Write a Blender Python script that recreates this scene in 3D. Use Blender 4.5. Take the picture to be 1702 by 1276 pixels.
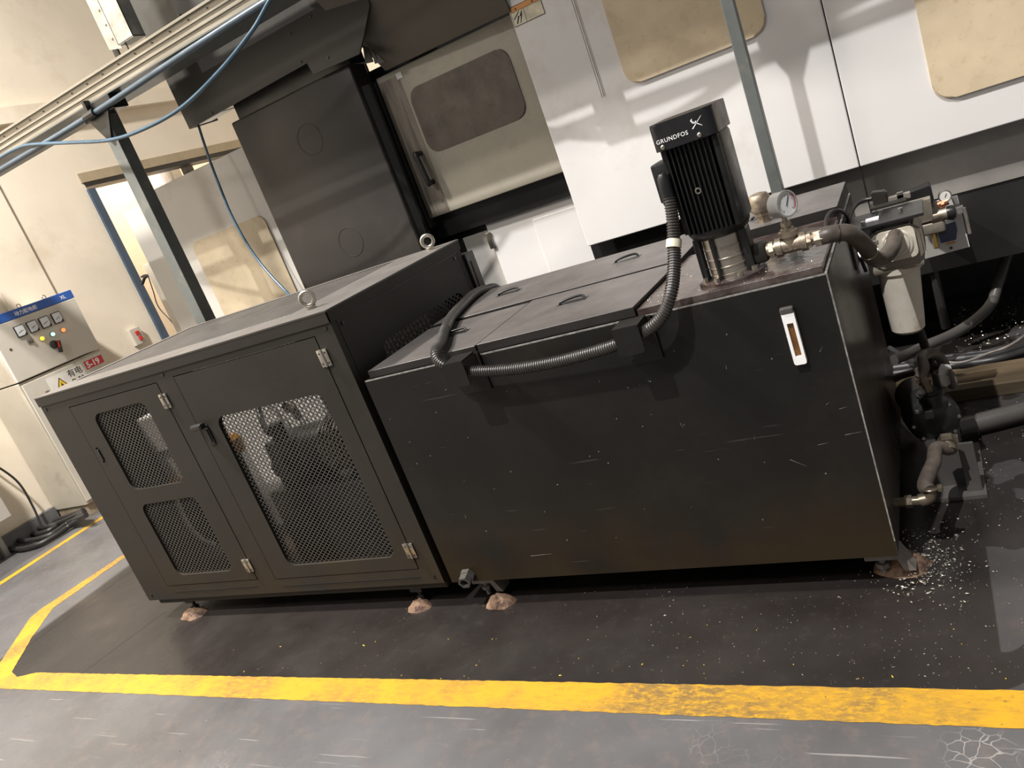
import bpy, bmesh, math, random
from mathutils import Vector, Matrix, noise
from mathutils.geometry import tessellate_polygon
random.seed(7)
for _o in list(bpy.data.objects): bpy.data.objects.remove(_o)
C = bpy.context.scene.collection
S = bpy.context.scene
PI = math.pi
# ------------------------------------------------------------------ camera, world, lights, exposure
cd = bpy.data.cameras.new('camera'); cam = bpy.data.objects.new('camera', cd); C.objects.link(cam)
cd.sensor_width = 36; cd.lens = 27.9848; cd.clip_start = .05; cd.clip_end = 100
cam.matrix_world = Matrix([[0.845472, 0.174247, 0.504792, 0.0], [0.408001, 0.399109, -0.821125, 0.0], [-0.344546, 0.900194, 0.266342, 1.55], [0.0, 0.0, 0.0, 1.0]])
S.camera = cam
S.view_settings.view_transform = 'Standard'; S.view_settings.look = 'None'
S.view_settings.gamma = 1; S.view_settings.use_curve_mapping = False
S.view_settings.exposure = 0.0
w = bpy.data.worlds.new('hall'); S.world = w; w.use_nodes = True
w.node_tree.nodes['Background'].inputs[0].default_value = (1.0, .97, .94, 1)
w.node_tree.nodes['Background'].inputs[1].default_value = .23
def lamp(name, loc, power, size, col, aim=None):
    l = bpy.data.lights.new(name, 'AREA'); l.shape = 'DISK'; l.size = size; l.energy = power; l.color = col
    o = bpy.data.objects.new(name, l); C.objects.link(o); o.location = loc
    if aim: o.rotation_euler = (Vector(aim) - Vector(loc)).to_track_quat('-Z', 'Y').to_euler()
    return o
sd = bpy.data.lights.new('distant_high_bay', 'SUN'); sd.energy = 3.8; sd.angle = .012; sd.color = (1, .985, .965)
so = bpy.data.objects.new('distant_high_bay', sd); C.objects.link(so)
so.rotation_euler = Vector((.22, 1, -1.95)).to_track_quat('-Z', 'Y').to_euler()
lamp('high_bay_and_fill', (-4.95, 1.45, 6.0), 850, .45, (1, .94, .86))
lamp('high_bay_and_fill', (-3.6, -1.8, 5.2), 170, 1.0, (1, .95, .88))  # soft fill added to brighten the cabinet and left wall
lamp('annexe_fill', (-8.0, 7.5, 4.6), 200, .8, (1, .90, .78))  # unseen fill added to brighten the space beyond the opening
# ------------------------------------------------------------------ materials
MATS = {}
def nd(t, typ, **k):
    n = t.nodes.new(typ)
    for a, b in k.items():
        if a.startswith('i_'): n.inputs[a[2:].replace('_', ' ')].default_value = b
        else: setattr(n, a, b)
    return n
def mat(name, col, rough=.5, metal=0.0, var=.15, scale=6.0, bump=0.0, bscale=60.0, dirt=None, dscale=3.0, dlo=.55, dhi=.75, spec=.5, emit=None, stretch=None, rvar=.08, coat=0, dust=None, low=None, scr=None):
    m = bpy.data.materials.new(name); m.use_nodes = True; t = m.node_tree; L = t.links
    p = t.nodes['Principled BSDF']
    p.inputs['Metallic'].default_value = metal; p.inputs['Specular IOR Level'].default_value = spec
    if coat: p.inputs['Coat Weight'].default_value = coat; p.inputs['Coat Roughness'].default_value = .15
    co = nd(t, 'ShaderNodeTexCoord'); src = co.outputs['Object']
    if stretch:
        mp = nd(t, 'ShaderNodeMapping'); mp.inputs['Scale'].default_value = stretch; L.new(src, mp.inputs[0]); srcs = mp.outputs[0]
    else: srcs = src
    n = nd(t, 'ShaderNodeTexNoise', i_Scale=scale, i_Detail=6.0, i_Roughness=.6); L.new(srcs, n.inputs['Vector'])
    mr = nd(t, 'ShaderNodeMapRange'); L.new(n.outputs[0], mr.inputs[0])
    mr.inputs[1].default_value = .3; mr.inputs[2].default_value = .7
    mr.inputs[3].default_value = 1 - var; mr.inputs[4].default_value = 1 + var
    mx = nd(t, 'ShaderNodeVectorMath', operation='SCALE'); mx.inputs[0].default_value = col; L.new(mr.outputs[0], mx.inputs['Scale'])
    out = mx.outputs[0]
    if dirt:
        n2 = nd(t, 'ShaderNodeTexNoise', i_Scale=dscale, i_Detail=8.0, i_Roughness=.7); L.new(srcs, n2.inputs['Vector'])
        r2 = nd(t, 'ShaderNodeMapRange'); L.new(n2.outputs[0], r2.inputs[0]); r2.inputs[1].default_value = dlo; r2.inputs[2].default_value = dhi
        mm = nd(t, 'ShaderNodeMix', data_type='RGBA'); L.new(r2.outputs[0], mm.inputs[0]); L.new(out, mm.inputs[6]); mm.inputs[7].default_value = (*dirt, 1)
        out = mm.outputs[2]
    def mixc(f, c2):
        q = nd(t, 'ShaderNodeMix', data_type='RGBA'); L.new(f, q.inputs[0]); L.new(out, q.inputs[6]); q.inputs[7].default_value = (*c2, 1); return q.outputs[2]
    def mrange(v, a, b2, c2=0., d2=1.):
        q = nd(t, 'ShaderNodeMapRange'); L.new(v, q.inputs[0])
        for i_, x_ in enumerate((a, b2, c2, d2)): q.inputs[i_ + 1].default_value = x_
        return q.outputs[0]
    def mult(a, b2):
        q = nd(t, 'ShaderNodeMath', operation='MULTIPLY'); L.new(a, q.inputs[0]); L.new(b2, q.inputs[1]); return q.outputs[0]
    if dust or low or scr:
        ge = nd(t, 'ShaderNodeNewGeometry')
    if low:                                                # oily splash stain along the foot of the panel
        sp = nd(t, 'ShaderNodeSeparateXYZ'); L.new(ge.outputs['Position'], sp.inputs[0])
        n4 = nd(t, 'ShaderNodeTexNoise', i_Scale=3.0, i_Detail=7.0); L.new(ge.outputs['Position'], n4.inputs['Vector'])
        out = mixc(mult(mrange(sp.outputs[2], .42, .16), mrange(n4.outputs[0], .35, .6)), low)
    if scr:                                                # fine scratches and scuffs
        for ang, th in ((.4, .735), (-1.1, .745)):
            mp2 = nd(t, 'ShaderNodeMapping'); mp2.inputs['Scale'].default_value = (2.2, 2.2, 38); mp2.inputs['Rotation'].default_value = (0, ang, 0); L.new(src, mp2.inputs[0])
            n5 = nd(t, 'ShaderNodeTexNoise', i_Scale=2.0, i_Detail=2.0); L.new(mp2.outputs[0], n5.inputs['Vector'])
            out = mixc(mrange(n5.outputs[0], th, th + .02, 0, .6), scr)
    if dust:                                               # pale dust lying on upward faces
        s2 = nd(t, 'ShaderNodeSeparateXYZ'); L.new(ge.outputs['True Normal'], s2.inputs[0])
        n3 = nd(t, 'ShaderNodeTexNoise', i_Scale=5.0, i_Detail=8.0, i_Roughness=.7); L.new(src, n3.inputs['Vector'])
        out = mixc(mult(mrange(s2.outputs[2], .7, .9), mrange(n3.outputs[0], .30, .62, .55, 1)), dust)
    L.new(out, p.inputs['Base Color'])
    rr = nd(t, 'ShaderNodeMapRange'); L.new(n.outputs[0], rr.inputs[0]); rr.inputs[1].default_value = .3; rr.inputs[2].default_value = .7
    rr.inputs[3].default_value = max(.03, rough - rvar); rr.inputs[4].default_value = min(1, rough + rvar); L.new(rr.outputs[0], p.inputs['Roughness'])
    if bump:
        nb = nd(t, 'ShaderNodeTexNoise', i_Scale=bscale, i_Detail=4.0); L.new(src, nb.inputs['Vector'])
        b = nd(t, 'ShaderNodeBump', i_Strength=bump, i_Distance=.004); L.new(nb.outputs[0], b.inputs['Height']); L.new(b.outputs[0], p.inputs['Normal'])
    if emit:
        p.inputs['Emission Color'].default_value = (*emit[0], 1); p.inputs['Emission Strength'].default_value = emit[1]
    MATS[name] = m; return m
mat('enclosure_paint', (.023, .0205, .017), .52, spec=.22, var=.12, scale=2.5, bump=.12, bscale=300, dirt=(.030, .027, .022), dscale=4, low=(.032, .023, .014))
mat('mesh_paint', (.05, .046, .042), .4, var=.15)
mat('enclosure_top', (.042, .038, .033), .42, var=.2, scale=4, bump=.1, dust=(.135, .125, .118))  # paler than the sides: dust, plus the top's lighting put into the colour
mat('tank_paint', (.0095, .0090, .0080), .45, spec=.25, var=.22, scale=2, dirt=(.022, .017, .012), dscale=2.2, dlo=.56, dhi=.8, bump=.1, bscale=200, low=(.022, .0145, .007), scr=(.045, .043, .04))
mat('tank_side', (.05, .038, .03), .3, var=.4, scale=3, dirt=(.02, .014, .011), dscale=4, dlo=.4, dhi=.7, stretch=(1, 1, .35), bump=.15)
mat('lid_paint', (.018, .016, .015), .42, spec=.35, var=.2, scale=4, bump=.12, bscale=80, dust=(.105, .095, .09))
mat('oily_plate', (.042, .028, .025), .18, var=.35, scale=7, dirt=(.10, .085, .08), dscale=7, dlo=.5, dhi=.7, bump=.25, bscale=50)
mat('worn_edge', (.36, .35, .33), .35, .6, var=.4, scale=60)
mat('black_paint', (.012, .012, .012), .38, var=.2)
mat('pump_black', (.010, .010, .010), .36, spec=.3, var=.2, scale=20, bump=.15, bscale=400)
mat('cap_plastic', (.013, .013, .014), .36, spec=.3, var=.1, scale=20, bump=.08, bscale=500)
mat('black_rubber', (.02, .02, .02), .5, var=.3, scale=15)
mat('conduit_plastic', (.040, .036, .033), .42, var=.25, scale=20)
mat('hose_rubber', (.085, .068, .056), .45, var=.35, scale=25, bump=.2, bscale=90)
mat('hose_grey', (.17, .15, .135), .45, var=.3, scale=20)
mat('steel', (.42, .39, .34), .28, .9, var=.25, scale=12)
mat('stainless', (.50, .45, .38), .34, .9, var=.2, scale=14)
mat('galvanised', (.38, .37, .34), .42, .7, var=.3, scale=14, dirt=(.25, .22, .18), dscale=6)
mat('brass', (.36, .30, .23), .46, .8, var=.35, scale=30, dirt=(.14, .10, .07), dscale=25, dlo=.5, dhi=.7)
mat('copper', (.5, .2, .11), .35, .8, var=.3, scale=40)
mat('white_metal', (.66, .645, .635), .42, var=.05, scale=1.5, dirt=(.50, .46, .41), dscale=1.6, dlo=.58, dhi=.85)
mat('panel_grey', (.44, .42, .39), .42, var=.06, scale=2, dirt=(.33, .30, .26), dscale=2.5)
mat('door_beige', (.36, .33, .27), .4, var=.10, scale=3, dirt=(.20, .175, .13), dscale=3, dlo=.55, dhi=.8)
mat('door_edge_grime', (.26, .225, .18), .4, var=.5, scale=16, stretch=(1, 1, .05), dirt=(.10, .085, .07), dscale=26, dlo=.45, dhi=.65)
mat('door_glass', (.11, .092, .075), .35, var=.25, scale=7, dirt=(.16, .135, .105), dscale=9, dlo=.5, dhi=.75)
mat('window_film', (.60, .49, .34), .3, var=.12, scale=5, dirt=(.48, .37, .22), dscale=22, dlo=.55, dhi=.75, coat=.25)
mat('window_film_dimmed', (.40, .33, .23), .4, var=.12, scale=5, dirt=(.32, .25, .16), dscale=18, dlo=.55, dhi=.75)  # darker copy of window_film; the left window's weaker light is in the colour
mat('header_shade_brown', (.075, .062, .047), .5, var=.15, scale=3)  # dark brown holds the header's shade as well as its dirt
mat('machine_grey', (.085, .078, .072), .35, .2, var=.2, scale=2, dirt=(.13, .12, .11), dscale=2)
mat('base_metal', (.26, .245, .23), .35, .2, var=.2, scale=3, dirt=(.16, .15, .14), dscale=3)
mat('brass_dirty', (.16, .13, .095), .4, .6, var=.35, scale=30)
mat('machine_dark', (.014, .014, .014), .35, var=.3, scale=3)
mat('chute_paint', (.028, .025, .023), .40, spec=.3, var=.15, scale=2, dirt=(.042, .035, .031), dscale=2, bump=.06, bscale=250)
mat('hood_paint', (.030, .029, .027), .42, var=.15, scale=2)
mat('post_paint', (.115, .125, .12), .4, .1, var=.2, scale=6, dirt=(.20, .19, .16), dscale=8)
mat('tray_metal', (.26, .24, .20), .38, .35, var=.25, scale=9, stretch=(.3, 2, 6), dirt=(.15, .13, .105), dscale=7)
mat('blue_pipe', (.05, .075, .10), .35, var=.2)
mat('blue_hose', (.035, .075, .115), .3, var=.15)
mat('frame_blue', (.05, .08, .125), .4, var=.2)
mat('wall_cream', (.80, .72, .60), .85, var=.05, scale=2, dirt=(.66, .55, .42), dscale=1.6, dlo=.55, dhi=.8, bump=.25, bscale=12)
mat('wall_far', (.78, .66, .50), .85, var=.06, scale=2, bump=.1, bscale=12)
mat('beam_tan', (.42, .34, .23), .7, var=.1)
mat('cabinet_paint', (.56, .53, .47), .4, var=.04, scale=2, dirt=(.45, .40, .33), dscale=3, dlo=.6, dhi=.85)
mat('cabinet_side', (.45, .41, .34), .5, var=.08, scale=3, dirt=(.30, .25, .19), dscale=4)
mat('cabinet_blue', (.02, .10, .42), .4, var=.05)
mat('plinth', (.30, .24, .17), .7, var=.3)
mat('white_print', (.82, .82, .82), .5, var=.03)
mat('meter_face', (.70, .74, .78), .25, var=.05)
mat('label_white', (.72, .70, .66), .5, var=.08, scale=12)
mat('label_dirty', (.60, .55, .42), .5, var=.25, scale=20, dirt=(.40, .36, .3), dscale=18)
mat('label_orange', (.62, .27, .07), .5, var=.2, scale=20)
mat('label_red', (.55, .03, .04), .4, var=.05)
mat('label_yellow', (.75, .52, .04), .4, var=.05)
mat('black_print', (.02, .02, .02), .5, var=.05)
mat('lamp_yellow', (.9, .55, .03), .3, emit=((1, .62, .03), 3.0))
mat('lamp_green', (.4, .85, .65), .3, emit=((.45, 1, .78), 1.5))
mat('lamp_red', (.9, .15, .03), .3, emit=((1, .2, .05), 2.0))
mat('red_plastic', (.55, .03, .02), .35, var=.1)
mat('orange_plastic', (.75, .30, .01), .4, var=.2, scale=20)
mat('grout', (.17, .10, .06), .8, var=.5, scale=40, dirt=(.05, .025, .018), dscale=20, dlo=.5, dhi=.6, bump=1.0, bscale=60)
mat('wood', (.075, .053, .030), .6, var=.35, scale=3, stretch=(.6, 5, 5), dirt=(.05, .035, .025), dscale=5, bump=.3, bscale=30)
mat('filter_cream', (.62, .57, .48), .42, var=.1, scale=9, dirt=(.40, .33, .22), dscale=9, dlo=.52, dhi=.72, bump=.1)
mat('filter_head_grey', (.20, .175, .14), .45, .2, var=.3, scale=14, dirt=(.17, .14, .10), dscale=16)
mat('oil_glass', (.16, .07, .02), .15, var=.4, scale=14, dirt=(.32, .2, .08), dscale=30)
mat('gold', (.65, .42, .08), .25, .8, var=.15)
mat('navy_plastic', (.004, .006, .016), .25, var=.1)
mat('gauge_steel', (.50, .48, .45), .32, .5, var=.1)
mat('chip_metal', (.55, .52, .45), .3, .8, var=.3, scale=50)
mat('paint_chip', (.65, .42, .03), .6, var=.3)
mat('inner_white', (.75, .71, .65), .5, var=.15, scale=8)
mat('concrete_dark', (.13, .13, .135), .6, var=.3, scale=5)
mat('cable_black', (.022, .021, .021), .42, var=.2, scale=10)
def floor_mat():
    m = bpy.data.materials.new('floor_epoxy'); m.use_nodes = True; t = m.node_tree; L = t.links; p = t.nodes['Principled BSDF']
    g = nd(t, 'ShaderNodeNewGeometry'); pos = g.outputs['Position']
    sx = nd(t, 'ShaderNodeSeparateXYZ'); L.new(pos, sx.inputs[0])
    def noi(sc, det=6, ro=.6, st=None):
        n = nd(t, 'ShaderNodeTexNoise', i_Scale=sc, i_Detail=float(det), i_Roughness=ro)
        if st:
            mp = nd(t, 'ShaderNodeMapping'); mp.inputs['Scale'].default_value = st[:3]
            if len(st) > 3: mp.inputs['Rotation'].default_value = (0, 0, st[3])
            L.new(pos, mp.inputs[0]); L.new(mp.outputs[0], n.inputs['Vector'])
        else: L.new(pos, n.inputs['Vector'])
        return n.outputs[0]
    def rng(v, a, b, c=0, d=1):
        r = nd(t, 'ShaderNodeMapRange'); L.new(v, r.inputs[0])
        for i, q in enumerate((a, b, c, d)): r.inputs[i + 1].default_value = q
        return r.outputs[0]
    def mul(a, b, op='MULTIPLY'):
        n = nd(t, 'ShaderNodeMath', operation=op)
        for i, q in enumerate((a, b)):
            if isinstance(q, (int, float)): n.inputs[i].default_value = q
            else: L.new(q, n.inputs[i])
        return n.outputs[0]
    def mix(f, a, b):
        n = nd(t, 'ShaderNodeMix', data_type='RGBA'); L.new(f, n.inputs[0])
        for i, q in ((6, a), (7, b)):
            if isinstance(q, tuple): n.inputs[i].default_value = (*q, 1)
            else: L.new(q, n.inputs[i])
        return n.outputs[2]
    big = noi(1.3, 4)
    outer = mix(rng(big, .35, .65), (.070, .067, .068), (.105, .104, .108))
    outer = mix(rng(noi(16, 8, .75), .5, .72, 0, .5), outer, (.16, .12, .105))
    inner = mix(rng(noi(2.0, 5), .35, .65), (.013, .0105, .0098), (.021, .0175, .016))
    inner = mix(rng(noi(22, 8, .7), .55, .75, 0, .6), inner, (.034, .028, .025))
    inn = rng(sx.outputs[1], 1.68, 1.69)
    left = mul(rng(sx.outputs[0], -4.85, -4.80), inn)
    # the darker coat ends with a clean edge at the right of the tank
    right = rng(sx.outputs[0], -.090, -.085, 1, 0)
    wav = rng(noi(2.6, 3, .5), .49, .50)
    keep = mul(right, wav, 'MAXIMUM')
    inside = mul(left, rng(keep, 0, 1, .62, 1))
    col = mix(inside, outer, inner)
    # worn scratches in the walkway
    def scratch(rot, sc, th):
        n = noi(sc, 3, .5, (.5, 26, 1, rot)); k = rng(n, th, th + .02)
        return k
    s = mul(scratch(.5, 3.2, .70), scratch(-.35, 3.0, .69), 'MAXIMUM')
    vor = nd(t, 'ShaderNodeTexVoronoi', feature='DISTANCE_TO_EDGE', i_Scale=34.0)
    ad = nd(t, 'ShaderNodeMix', data_type='RGBA'); ad.inputs[0].default_value = .10
    nn = nd(t, 'ShaderNodeTexNoise', i_Scale=7.0, i_Detail=3.0); L.new(pos, nn.inputs['Vector']); L.new(pos, ad.inputs[6]); L.new(nn.outputs['Color'], ad.inputs[7])
    L.new(ad.outputs[2], vor.inputs['Vector'])
    worn = mul(rng(vor.outputs['Distance'], 0, .035, 1, 0), rng(noi(1.7, 3), .58, .68))
    dv = nd(t, 'ShaderNodeVectorMath', operation='DISTANCE'); L.new(pos, dv.inputs[0]); dv.inputs[1].default_value = (-0.1591, 1.5340, 0.0000)
    spot = mul(rng(vor.outputs['Distance'], 0, .05, 1, 0), rng(dv.outputs['Value'], .04, .09, 1, 0))
    s = mul(s, mul(worn, .8), 'MAXIMUM'); s = mul(s, mul(spot, 1.6), 'MAXIMUM')
    s = mul(s, rng(sx.outputs[1], 1.60, 1.66, .55, 0))
    col = mix(s, col, (.30, .28, .27))
    L.new(col, p.inputs['Base Color'])
    L.new(rng(noi(3.5, 5), .3, .7, .20, .42), p.inputs['Roughness'])
    b = nd(t, 'ShaderNodeBump', i_Strength=.12, i_Distance=.003); L.new(noi(30, 5), b.inputs['Height']); L.new(b.outputs[0], p.inputs['Normal'])
    MATS['floor_epoxy'] = m
    # line paint
    m = bpy.data.materials.new('line_paint'); m.use_nodes = True; t = m.node_tree; L = t.links; p = t.nodes['Principled BSDF']
    g = nd(t, 'ShaderNodeNewGeometry'); pos = g.outputs['Position']
    c = mix(rng(noi(30, 8, .8, (.5, 1.6, 1)), .50, .70, 0, .9), (.47, .255, .016), (.26, .15, .026))
    c = mix(mul(rng(noi(1.6, 4, .6), .44, .58), rng(noi(45, 8, .8, (.6, 1.4, 1)), .40, .54, 0, .9)), c, (.16, .10, .038))
    c = mix(rng(noi(70, 5, .75), .62, .68, 0, .9), c, (.06, .04, .03))
    L.new(c, p.inputs['Base Color']); p.inputs['Roughness'].default_value = .42
    b = nd(t, 'ShaderNodeBump', i_Strength=.3, i_Distance=.002); L.new(noi(60, 6), b.inputs['Height']); L.new(b.outputs[0], p.inputs['Normal'])
    MATS['line_paint'] = m
floor_mat()
# ------------------------------------------------------------------ mesh helpers
V = Vector
def frame(d):
    d = V(d).normalized(); a = V((0, 0, 1)) if abs(d.z) < .9 else V((1, 0, 0))
    u = d.cross(a).normalized(); return u, d.cross(u).normalized()
class B:
    def __init__(s): s.bm = bmesh.new()
    def box(s, x0, x1, y0, y1, z0, z1, bev=0, seg=2):
        r = bmesh.ops.create_cube(s.bm, size=1.0); vs = r['verts']
        for v in vs: v.co = V(((x0 + x1) / 2 + v.co.x * (x1 - x0), (y0 + y1) / 2 + v.co.y * (y1 - y0), (z0 + z1) / 2 + v.co.z * (z1 - z0)))
        if bev:
            es = list({e for v in vs for e in v.link_edges})
            bmesh.ops.bevel(s.bm, geom=es, offset=bev, segments=seg, affect='EDGES', profile=.5)
        return s
    def rbox(s, c, size, R, bev=0):                       # box with a rotation matrix
        r = bmesh.ops.create_cube(s.bm, size=1.0); vs = r['verts']
        for v in vs: v.co = V((v.co.x * size[0], v.co.y * size[1], v.co.z * size[2]))
        new = vs
        if bev:
            es = list({e for v in vs for e in v.link_edges})
            q = bmesh.ops.bevel(s.bm, geom=es, offset=bev, segments=2, affect='EDGES', profile=.5)
            new = list({v for f in q['faces'] for v in f.verts} | {v for v in vs if v.is_valid})
        for v in new: v.co = V(c) + R @ v.co
        return s
    def ring(s, c, u, v, r, n): return [s.bm.verts.new(V(c) + u * (r * math.cos(2 * PI * i / n)) + v * (r * math.sin(2 * PI * i / n))) for i in range(n)]
    def loft(s, rings, cap=True, close=False):
        n = len(rings[0]); pairs = list(zip(rings, rings[1:]))
        if close: pairs.append((rings[-1], rings[0]))
        for a, b in pairs:
            for i in range(n): s.bm.faces.new((a[i], a[(i + 1) % n], b[(i + 1) % n], b[i]))
        if cap and not close: s.bm.faces.new(rings[0][::-1]); s.bm.faces.new(rings[-1])
        return s
    def lathe(s, o, d, prof, n=24):                       # prof: (distance along d, radius)
        u, v = frame(d); d = V(d).normalized(); o = V(o)
        return s.loft([s.ring(o + d * h, u, v, max(r, 1e-4), n) for h, r in prof])
    def cyl(s, a, b, r, r2=None, n=20):
        a, b = V(a), V(b); return s.lathe(a, b - a, [(0, r), ((b - a).length, r if r2 is None else r2)], n)
    def torus(s, c, d, R, r, n=24, m=10, a0=0, a1=2 * PI):
        u, v = frame(d); d = V(d).normalized(); full = abs(a1 - a0 - 2 * PI) < 1e-6; rings = []
        for i in range(n if full else n + 1):
            a = a0 + (a1 - a0) * i / n; q = u * math.cos(a) + v * math.sin(a)
            rings.append(s.ring(V(c) + q * R, q, d, r, m))
        return s.loft(rings, cap=not full, close=full)
    def tube(s, pts, r, n=10, sub=8, rf=None):
        P = smooth(pts, sub); rings = []; up = None; dist = 0
        for i, p in enumerate(P):
            tg = (P[min(i + 1, len(P) - 1)] - P[max(i - 1, 0)]).normalized()
            if up is None: up, _ = frame(tg)
            up = (up - tg * up.dot(tg)).normalized(); v = tg.cross(up)
            if i: dist += (P[i] - P[i - 1]).length
            rings.append(s.ring(p, up, v, r if rf is None else rf(i, dist), n))
        return s.loft(rings)
    def prism(s, pts, ext):
        ext = V(ext); a = [s.bm.verts.new(V(p)) for p in pts]; b = [s.bm.verts.new(V(p) + ext) for p in pts]
        return s.loft([a, b])
    def plate(s, f, outer, holes, d0, d1):                # flat plate with holes; f maps (u,v,w) to a point
        loops = [outer] + holes; flat = [p for l in loops for p in l]
        tri = tessellate_polygon([[V((p[0], p[1], 0)) for p in l] for l in loops])
        A = [s.bm.verts.new(f(p[0], p[1], d0)) for p in flat]; Bv = [s.bm.verts.new(f(p[0], p[1], d1)) for p in flat]
        for t3 in tri:
            try: s.bm.faces.new([A[i] for i in t3]); s.bm.faces.new([Bv[i] for i in t3][::-1])
            except ValueError: pass
        k = 0
        for l in loops:
            n = len(l)
            for i in range(n): s.bm.faces.new((A[k + i], A[k + (i + 1) % n], Bv[k + (i + 1) % n], Bv[k + i]))
            k += n
        return s
def smooth(pts, sub=8):
    P = [V(p) for p in pts]
    if len(P) < 3 or sub < 2: return P
    Q = [P[0] * 2 - P[1]] + P + [P[-1] * 2 - P[-2]]; out = []
    for i in range(1, len(Q) - 2):
        p0, p1, p2, p3 = Q[i - 1:i + 3]
        for k in range(sub):
            t = k / sub; out.append(.5 * ((2 * p1) + (p2 - p0) * t + (2 * p0 - 5 * p1 + 4 * p2 - p3) * t * t + (3 * p1 - p0 - 3 * p2 + p3) * t ** 3))
    return out + [P[-1]]
def rrect(u0, u1, v0, v1, r, n=6):
    out = []
    for cx, cy, a in ((u1 - r, v1 - r, 0), (u0 + r, v1 - r, PI / 2), (u0 + r, v0 + r, PI), (u1 - r, v0 + r, 1.5 * PI)):
        for i in range(n + 1): out.append((cx + r * math.cos(a + PI / 2 * i / n), cy + r * math.sin(a + PI / 2 * i / n)))
    return out
def rect(u0, u1, v0, v1): return [(u0, v0), (u1, v0), (u1, v1), (u0, v1)]
def thing(name, label, cat, loc, group=None):
    o = bpy.data.objects.new(name, None); C.objects.link(o); o.location = loc; o.empty_display_size = .1
    o['label'] = label; o['category'] = cat
    if group: o['group'] = group
    return o
def root_of(o):
    while o.parent: o = o.parent
    return o
def part(name, b, m, parent=None, sm=None, label=None, loc=None):
    bm = b.bm
    bmesh.ops.recalc_face_normals(bm, faces=bm.faces)
    me = bpy.data.meshes.new(name); bm.to_mesh(me); bm.free()
    me.materials.append(MATS[m])
    o = bpy.data.objects.new(name, me); C.objects.link(o)
    base = root_of(parent).location.copy() if parent else V(loc or (0, 0, 0))
    me.transform(Matrix.Translation(-base))
    if parent: o.parent = parent
    else: o.location = base
    if sm:
        for p in me.polygons: p.use_smooth = True
        me.set_sharp_from_angle(angle=math.radians(sm))
    if label: o['label'] = label
    return o
def solo(name, b, m, label, cat, sm=None, loc=(0, 0, 0), group=None, kind=None):
    o = part(name, b, m, None, sm, label, loc); o['category'] = cat
    if group: o['group'] = group
    if kind: o['kind'] = kind
    return o
def struct(name, b, m, parent=None, sm=None, loc=(0, 0, 0)):
    o = part(name, b, m, parent, sm, loc=loc)
    if not parent: o['kind'] = 'structure'
    return o
def text(body, size, m, parent, origin, right, up, name='lettering', ext=.0006, align='LEFT', bold=0, sp=1):
    cu = bpy.data.curves.new('t', 'FONT'); cu.body = body; cu.size = size; cu.extrude = ext; cu.align_x = align; cu.offset = bold; cu.resolution_u = 3; cu.space_character = sp
    o = bpy.data.objects.new('t', cu); C.objects.link(o); bpy.context.view_layer.update()
    dg = bpy.context.evaluated_depsgraph_get(); me = bpy.data.meshes.new_from_object(o.evaluated_get(dg))
    bpy.data.objects.remove(o)
    r = V(right).normalized(); u = V(up).normalized(); n = r.cross(u)
    M4 = Matrix(((r.x, u.x, n.x, origin[0]), (r.y, u.y, n.y, origin[1]), (r.z, u.z, n.z, origin[2]), (0, 0, 0, 1)))
    base = root_of(parent).location
    me.transform(Matrix.Translation(-V(base)) @ M4); me.materials.clear(); me.materials.append(MATS[m])
    t = bpy.data.objects.new(name, me); C.objects.link(t); t.parent = parent
    return t
XZ = lambda y: (lambda u, v, w: V((u, y + w, v)))          # plate facing -Y (w = depth)
YZ = lambda x: (lambda u, v, w: V((x + w, u, v)))          # plate facing +X
def lattice(b, f, loop, px, pz, wd, dep, w0):             # expanded metal: crossing strands clipped to a loop
    us = [p[0] for p in loop]; vs = [p[1] for p in loop]; u0, u1, v0, v1 = min(us), max(us), min(vs), max(vs)
    def clip(p, d):
        ts = []
        n = len(loop)
        for i in range(n):
            a = loop[i]; c = loop[(i + 1) % n]; ex, ey = c[0] - a[0], c[1] - a[1]
            den = d[0] * ey - d[1] * ex
            if abs(den) < 1e-9: continue
            t = ((a[0] - p[0]) * ey - (a[1] - p[1]) * ex) / den
            q = ((a[0] - p[0]) * d[1] - (a[1] - p[1]) * d[0]) / den
            if -1e-6 <= q <= 1 + 1e-6: ts.append(t)
        return (min(ts), max(ts)) if len(ts) >= 2 else None
    L = math.hypot(px, pz); k = 0
    for sgn in (1, -1):
        d = (px / L, sgn * pz / L); nrm = (-d[1] * wd / 2, d[0] * wd / 2)
        H = (v1 - v0) * px / pz; s = u0 - H - px
        while s < u1 + H + px:
            p = (s, v0 if sgn > 0 else v1); r = clip(p, d)
            if r and r[1] - r[0] > wd:
                a = (p[0] + d[0] * r[0], p[1] + d[1] * r[0]); c = (p[0] + d[0] * r[1], p[1] + d[1] * r[1])
                o = w0 + (0 if sgn > 0 else dep * .6)
                q = [(a[0] - nrm[0], a[1] - nrm[1]), (c[0] - nrm[0], c[1] - nrm[1]), (c[0] + nrm[0], c[1] + nrm[1]), (a[0] + nrm[0], a[1] + nrm[1])]
                A = [b.bm.verts.new(f(x, y, o)) for x, y in q]; Bv = [b.bm.verts.new(f(x, y, o + dep)) for x, y in q]
                b.loft([A, Bv])
            s += px
    return b
# ================================================================== THE SETTING
b = B(); b.box(-11, 4, -3, 13, -.1, 0); struct('floor', b, 'floor_epoxy')
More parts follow.
